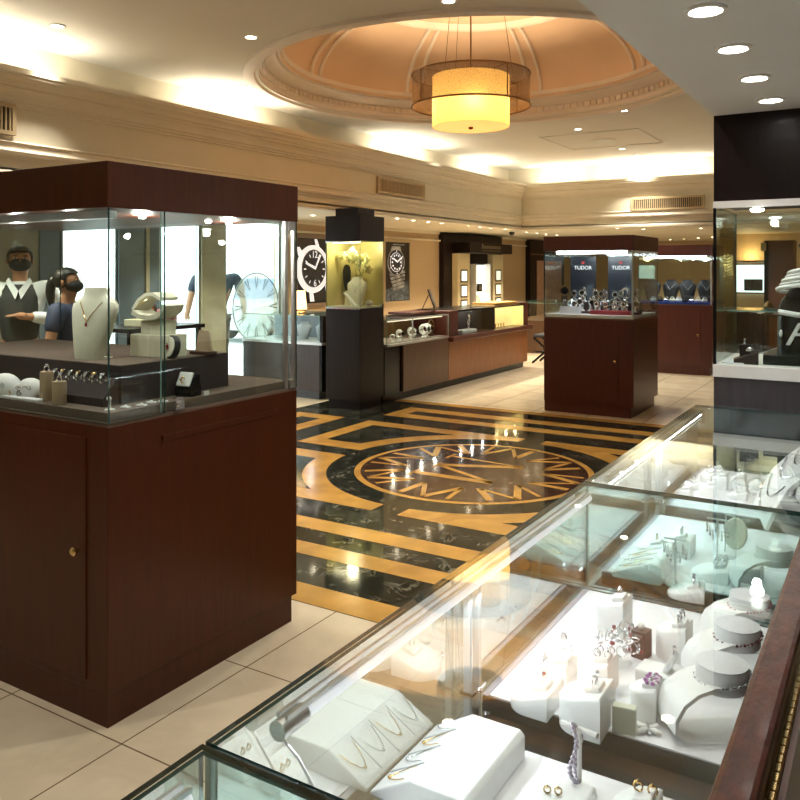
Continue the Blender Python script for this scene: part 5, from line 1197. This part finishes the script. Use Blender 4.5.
for k in range(4):
    P = []
    for i in range(15):
        v = -1 + 2 * i / 14; u = .9 - .2 * k - .18 * (1 - v * v)
        pr = [(-.13, 0), (-.11, .05), (-.06, .14), (0, .20), (.05, .235)]
        f = max(0, min(3.99, u * 4)); q = int(f); f -= q
        P.append((pr[q][0] * (1 - f) + pr[q + 1][0] * f - .014, v * .13, pr[q][1] * (1 - f) + pr[q + 1][1] * f + .008))
    o_.tube(P, .0028, 6)
o_.build('folds', SILVER, t)
t = thing('earring_post', 'little white earring post near the white satin bib', 'earring stand', -.36, 3.72, ZP)
m = MB(); m.lathe([(.02, 0), (.02, .004), (.004, .006), (.004, .08)], 12); m.ell(0, 0, .095, .018, .010, .022); m.build('post', WHITEL, t)
for k in range(2):
    b = thing('tag_card', ['white tag card clipped behind the far bracelet stand', 'second white tag card by the rail behind the green glass'][k], 'card', -.225, 2.42 + .16 * k, ZP, .2)
    m = MB(); m.at(0, 0, 0, rx=-.2); m.box(-.02, .02, -.002, .002, 0, .06); m.build('card', WHITEM, b)
    m = MB(); m.at(0, -.003, 0, rx=-.2); m.box(-.008, .008, -.001, .001, .02, .04); m.build('mark', mat('grey_mark', (.25, .3, .3), .5), b)

# ================================================================== tall case at the right
rx0, rx1, ry0, ry1 = -.70, 1.15, 3.90, 4.49
rc = thing('display_case', 'tall dark display case with white deck at the right, to the ceiling', 'display case', .2, 4.2, 0)
B = lambda n, m, mt, **k: m.build(n, mt, rc, world=True, **k)
m = MB(); m.box(rx0, rx1, ry0, ry1, 0, 1.108); B('cabinet', m, GREYW)
m = MB(); m.box(rx0 - .004, rx1, ry0 - .006, ry1, 1.108, 1.165); B('white_deck', m, WHITEM, bevel=.002)
m = MB(); m.box(rx0, rx1, ry0, ry1, 1.905, ZL); B('canopy', m, ESPR)
m = MB(); m.box(rx0 - .003, rx1, ry0 - .006, ry0 + .03, 1.878, 1.908); B('light_trim', m, WHITEM)
for q in ((rx0, rx1, ry0, ry0 + .008), (rx0, rx0 + .008, ry0 + .008, ry1 - .008), (rx0, rx1, ry1 - .008, ry1)):
    m = MB(); pane(m, *q, 1.165, 1.885); B('glass_pane', m, [GLASS, EDGE])
m = MB(); pane(m, rx0 + .012, rx1, ry0 + .26, ry1 - .012, 1.395, 1.402); B('glass_shelf', m, [GLASS, EDGEL])
m = MB(); m.box(rx0 - .002, rx0 + .010, ry0 - .002, ry0 + .010, 1.165, 1.885); B('corner_bead', m, BLACK)
m = MB(); m.box(-.36, -.2, ry1 - .03, ry1 - .01, 1.74, 1.88); m.box(-.40, .6, ry1 - .04, ry1 - .01, 1.71, 1.725); B('dark_back_panel', m, BLKV)
for x in (-.55, -.15): m = MB(); m.at(x, 4.15, 1.885); m.lathe([(.03, 0), (.028, -.01), (.01, -.014)], 16); B('case_spotlight', m, LEDNEU)
for x in (-.55, -.15, .3): light('POINT', 'lamp', (x, 4.15, 1.85), 2.5, (1, .96, .90), .02, parent=rc)
t = thing('black_bust', 'black domed display with a white script letter and satin bands', 'necklace bust', -.285, 4.12, 1.165)
m = MB(); m.box(-.22, .3, -.13, .13, 0, .045); m.build('plinth', BLACK, t, bevel=.004)
m = MB(); m.at(.04, 0, .045); m.lathe([(.215, 0), (.215, .16), (.20, .24), (.16, .30), (.09, .335), (.01, .34)], 40, sy=.5); m.build('dome', BLACK, t)
m = MB()
for k in range(5):
    P = []
    for i in range(14):
        a = pi * (.62 + .75 * i / 13); r_ = .21 - .012 * k
        P.append((.04 + r_ * cos(a), -.02 + .10 * sin(a) - .012, .045 + .27 + .018 * k + .05 * (i / 13)))
    m.tube(P, .010 if k % 2 == 0 else .006, 8)
m.tube([(.04 - .20, -.07, .24), (.04 - .12, -.10, .228), (.04 - .0, -.117, .235), (.14, -.105, .23)], .012, 8); m.build('satin_band', WHITEL, t)
M = W[t.name]
text('lettering', 'P', .15, WHITEM, t, M @ Matrix.Translation((-.098, -.090, .135)) @ Matrix.Rotation(-R(23), 4, 'Z') @ FACE_NY, .004, sx=1.25, shear=.45)
m = MB(); m.ell(-.152, -.062, .14, .008, .006, .018, 10, 6); m.build('flourish', WHITEM, t)
t = thing('ring_stand', 'dark sloped stand with a silver ring on the white deck', 'ring stand', -.575, 4.00, 1.165, .15)
m = MB(); m.prism([(-.055, 0), (.05, 0), (.05, .058), (-.055, .02)], -.04, .05, 'y'); m.build('base', DKVEL, t, bevel=.002)
m = MB(); m.box(-.03, .015, .01, .04, .03, .085); m.build('riser', DKVEL, t)
m = MB(); m.ring(.015, -.01, .062, .016, .004, 'z'); m.ell(.015, -.014, .066, .018, .008, .012); m.build('knot_ring', SILVER, t)
ring('large silver cone ring on top of the dark sloped stand', -.585, 4.02, 1.165 + .083, 0, r=.013, grp='rings in the tall right case')
t = thing('pen_holder', 'thin silver rod lying across the white deck of the right case', 'rod', -.50, 4.16, 1.165)
m = MB(); m.tube([(-.05, 0, .03), (.10, .02, .085)], .003, 6); m.build('rod', SILVER, t); m = MB(); m.lathe([(.018, 0), (.018, .005), (.004, .008), (.004, .05)], 12); m.build('foot', SILVER, t)
t = thing('price_board', 'flat white card tray at the left of the white deck', 'tray', -.63, 4.03, 1.165)
m = MB(); m.box(-.045, .05, -.08, .1, 0, .006); m.build('card', mat('pale_blue_card', (.75, .80, .86), .4), t)
# ================================================================== people seen through the left case
SKIN = mat('skin', (.44, .22, .125), .5, var=.05, scale=20); HAIR = mat('black_hair', (.008, .007, .007), .45, var=.3, scale=40, stretch=(1, 1, .2))
MASK = mat('black_mask', (.012, .012, .015), .7, var=.1); SHIRTW = mat('white_shirt', (.70, .76, .84), .7, var=.05); VEST = mat('dark_vest', (.022, .026, .030), .7, var=.2, scale=5); NAVY = mat('navy_polo', (.018, .03, .085), .7, var=.15, scale=6); TROUS = mat('dark_trousers', (.02, .022, .03), .7, var=.1); TEE = mat('dark_tee', (.018, .030, .055), .75, var=.15, scale=5); JEANB = mat('brown_trousers', (.10, .065, .045), .8, var=.1); SHOE = mat('black_shoe', (.01, .01, .01), .4)
EYEW = mat('eye_white', (.7, .7, .68), .3); EYED = mat('eye_dark', (.02, .012, .01), .2)
def skin_mesh(name, chains, mt, parent, root=0, sub=2):
    """one continuous skinned surface grown from connected joints: chains of (key or (x,y,z), radius)"""
    vs = []; rs = []; es = []; ix = {}
    for ch in chains:
        prev = None
        for key, p, r in ch:
            if key in ix: i = ix[key]
            else: i = len(vs); vs.append(p); rs.append(r); ix[key] = i
            if prev is not None: es.append((prev, i))
            prev = i
    me = bpy.data.meshes.new(name); me.from_pydata(vs, es, []); me.materials.append(mt)
    o = bpy.data.objects.new(name, me); COL.objects.link(o); o.parent = parent
    s = o.modifiers.new('skin', 'SKIN'); s.use_smooth_shade = True
    for i, d in enumerate(me.skin_vertices[0].data):
        q = rs[i]; d.radius = q if isinstance(q, tuple) else (q, q); d.use_root = (i == root)
    u = o.modifiers.new('sub', 'SUBSURF'); u.levels = u.render_levels = sub
    return o
def person(lb, x, y, rz, h, armL, armR, top, legs, female=False, head_turn=0, mask=True, long_sleeve=False, wide=1):
    """facing -Y locally; armL/armR = (elbow, wrist, hand tip) in units of the height"""
    t = thing('person', lb, 'person', x, y, 0, rz)
    k = h; sh = (.118 if not female else .105) * wide
    J = dict(pel=((0, 0, .52), .070), bel=((0, -.004, .60), .068 if not female else .060), che=((0, -.004, .71), .080 if not female else .070), nb=((0, .006, .830), .038), nk=((0, .0, .862), .034),
             hd0=((0, -.008, .895), .044), hd1=((0, -.004, .935), .056), hd2=((0, .004, .965), .052), hd3=((0, .006, .985), .030))
    P = lambda n: (n, tuple(c * k for c in J[n][0]), J[n][1] * k)
    V = lambda n, p, r: (n, tuple(c * k for c in p), r * k)
    ch = [[P('pel'), P('bel'), P('che'), P('nb'), P('nk'), P('hd0'), P('hd1'), P('hd2'), P('hd3')]]
    arms = []
    for s, (el, wr, tip), n in ((-1, armR, 'R'), (1, armL, 'L')):
        S_ = (s * sh, .004, .812)
        up = tuple((a + b) / 2 for a, b in zip(S_, el)); fo = tuple((a + b) / 2 for a, b in zip(el, wr))
        a = [P('che'), V('s' + n, S_, .040), V('u' + n, up, .032), V('e' + n, el, .026), V('f' + n, fo, .026), V('w' + n, wr, .018)]
        d = Vector(tip) - Vector(wr); pm = tuple(Vector(wr) + d * .55)
        a.append(V('p' + n, pm, .021)); ch.append(a); arms.append((S_, up, el, fo, wr))
        side = d.cross(Vector((0, 0, 1)));
        if side.length < 1e-4: side = Vector((1, 0, 0))
        side.normalize()
        for q in range(4):
            off = side * ((q - 1.5) * .0125); ln = (.42, .5, .55, .46)[q]
            b = Vector(pm) + off; c1_ = b + d * ln * .55 + Vector((0, 0, -.003)); c2_ = b + d * ln + Vector((0, 0, -.010))
            ch.append([V('p' + n, pm, .021), V('k%s%d' % (n, q), tuple(b + d * .12), .0055), V('m%s%d' % (n, q), tuple(c1_), .0050), V('t%s%d' % (n, q), tuple(c2_), .0042)])
        b = Vector(wr) + d * .25; c_ = b - side * .02 + d * .22
        ch.append([V('w' + n, wr, .018), V('h' + n, tuple(b - side * .012), .0065), V('ht' + n, tuple(c_), .005)])
    for s, n in ((-1, 'R'), (1, 'L')):
        ch.append([P('pel'), V('hip' + n, (s * .05, 0, .485), .054), V('kn' + n, (s * .052, -.006, .275), .034), V('an' + n, (s * .054, .008, .045), .021), V('to' + n, (s * .06, -.075, .018), .018)])
    body = skin_mesh('body', ch, SKIN, t)
    # clothing
    tc = [[V('a', (0, 0, .50), .082), V('b', (0, -.004, .60), .079 if not female else .072), V('c', (0, -.004, .71), .091 if not female else .080), V('d', (0, .004, .815), .052), V('nk2', (0, .004, .840), .043)]]
    for i, n in enumerate('RL'):
        S_, up, el, fo, wr = arms[i]
        q = [V('c', (0, -.004, .71), .09), V('s' + n, S_, .058), V('u' + n, up, .045)]
        if long_sleeve: q += [V('e' + n, el, .035), V('f' + n, fo, .033), V('w' + n, tuple(a * .85 + b * .15 for a, b in zip(wr, fo)), .027)]
        else: q += [V('x' + n, tuple(a * .45 + b * .55 for a, b in zip(up, el)), .038)]
        tc.append(q)
    skin_mesh('shirt', tc, top, t)
    lc = [[V('p', (0, .0, .525), .080)]]
    for s, n in ((-1, 'R'), (1, 'L')): lc.append([V('p', (0, .0, .525), .080), V('h' + n, (s * .052, 0, .475), .062), V('k' + n, (s * .053, -.006, .275), .042), V('a' + n, (s * .055, .008, .06), .032)])
    skin_mesh('trousers', lc, legs, t)
    for s in (-1, 1):
        m = MB(); m.ell(s * .058 * k, -.035 * k, .022 * k, .028 * k, .065 * k, .022 * k); m.build('shoe', SHOE, t)
    # head details, turned with the head
    hz = .936 * k
    def hd(m): return m.at(0, 0, hz, rz=head_turn)
    m = hd(MB()); 
    for a in range(1): m.ell(0, .010 * k, .014 * k, .061 * k, .068 * k, .060 * k, 20, 12)
    # cut the hair away from the face by sinking the front under the skin
    m.v = [(v[0], v[1], v[2]) if True else v for v in m.v]
    hv = []
    for v in m.v:
        w = Matrix.Rotation(-head_turn, 4, 'Z') @ Vector((v[0], v[1], v[2] - hz))
        if w.y < -.012 * k and w.z < .042 * k: w.y = -.012 * k
        if w.z < -.03 * k: w.z = -.03 * k
        w = Matrix.Rotation(head_turn, 4, 'Z') @ w; hv.append((w.x, w.y, w.z + hz))
    m.v = hv; m.build('hair', HAIR, t)
    m = hd(MB()); m.ell(0, -.056 * k, -.006 * k, .008 * k, .012 * k, .012 * k, 10, 8); 
    for s in (-1, 1): m.ell(s * .056 * k, .006 * k, -.004 * k, .007 * k, .012 * k, .018 * k, 10, 8)
    m.build('nose_and_ears', SKIN, t)
    m = hd(MB())
    for s in (-1, 1): m.ell(s * .021 * k, -.050 * k, .010 * k, .0085 * k, .005 * k, .0045 * k, 10, 6)
    m.mat(1)
    for s in (-1, 1): m.ell(s * .021 * k, -.0545 * k, .010 * k, .004 * k, .003 * k, .004 * k, 8, 6)
    m.mat(2)
    for s in (-1, 1): m.ell(s * .021 * k, -.053 * k, .021 * k, .012 * k, .004 * k, .0025 * k, 8, 6)
    m.build('eyes', [EYEW, EYED, HAIR], t)
    if mask:
        m = hd(MB()); m.ell(0, -.026 * k, -.021 * k, .050 * k, .048 * k, .034 * k, 20, 12)
        for s in (-1, 1): m.tube([(s * .046 * k, -.03 * k, -.02 * k), (s * .060 * k, 0, 0)], .0015 * k, 5)
        m.build('face_mask', MASK, t)
    else:
        m = hd(MB()); m.ell(0, -.050 * k, -.030 * k, .018 * k, .006 * k, .005 * k, 10, 6); m.build('mouth', mat('lips', (.30, .10, .08), .5), t)
    return t
# the man in the vest: right arm folded across the chest
g = person('man in dark vest, white shirt and black face mask, arm across his chest', -6.47, 4.26, R(52), 1.79, ((.185, .0, .645), (.045, -.108, .668), (-.045, -.122, .680)), ((-.19, .03, .63), (-.16, -.08, .53), (-.13, -.14, .50)), SHIRTW, TROUS, head_turn=R(6), long_sleeve=True, wide=1.12)
k = 1.80; V = lambda n, p, r: (n, tuple(c * k for c in p), r * k)
skin_mesh('vest', [[V('a', (0, 0, .49), .090), V('b', (0, -.004, .60), .088), V('c', (0, -.006, .70), .099), V('d', (0, -.002, .765), .092)], [V('c', (0, -.006, .70), .099), V('r', (-.080, .002, .812), .047)], [V('c', (0, -.006, .70), .099), V('l', (.080, .002, .812), .047)]], VEST, g)
m = MB()
for s in (-1, 1): m.add([(0, -.090 * k, .785 * k), (s * .045 * k, -.052 * k, .848 * k), (s * .058 * k, -.050 * k, .828 * k), (s * .012 * k, -.100 * k, .745 * k), (0, -.085 * k, .785 * k), (s * .045 * k, -.042 * k, .848 * k), (s * .058 * k, -.040 * k, .828 * k), (s * .012 * k, -.090 * k, .745 * k)], [(0, 1, 2, 3), (4, 5, 6, 7), (0, 1, 5, 4), (1, 2, 6, 5), (2, 3, 7, 6), (3, 0, 4, 7)])
m.build('collar', SHIRTW, g)
# the woman in the navy polo, in profile
w_ = person('woman in navy polo with black ponytail and face mask, turned sideways', -5.62, 4.12, R(118), 1.60, ((.15, .02, .655), (.14, -.10, .55), (.12, -.16, .52)), ((-.15, .02, .645), (-.14, -.03, .52), (-.12, -.08, .47)), NAVY, TROUS, female=True)
k = 1.60
skin_mesh('ponytail', [[V('a', (0, .066, .965), .022), V('b', (0, .088, .93), .026), V('c', (0, .095, .88), .024), V('d', (0, .085, .82), .016), V('e', (0, .075, .77), .008)]], HAIR, w_)
# the man outside, behind the window column
o3 = person('man in dark T-shirt standing outside the shop window behind a column', -8.1, 8.32, R(230), 1.84, ((.195, .02, .65), (.215, -.03, .53), (.21, -.05, .48)), ((-.195, .02, .65), (-.215, -.03, .53), (-.21, -.05, .48)), TEE, JEANB, mask=False, wide=1.28)
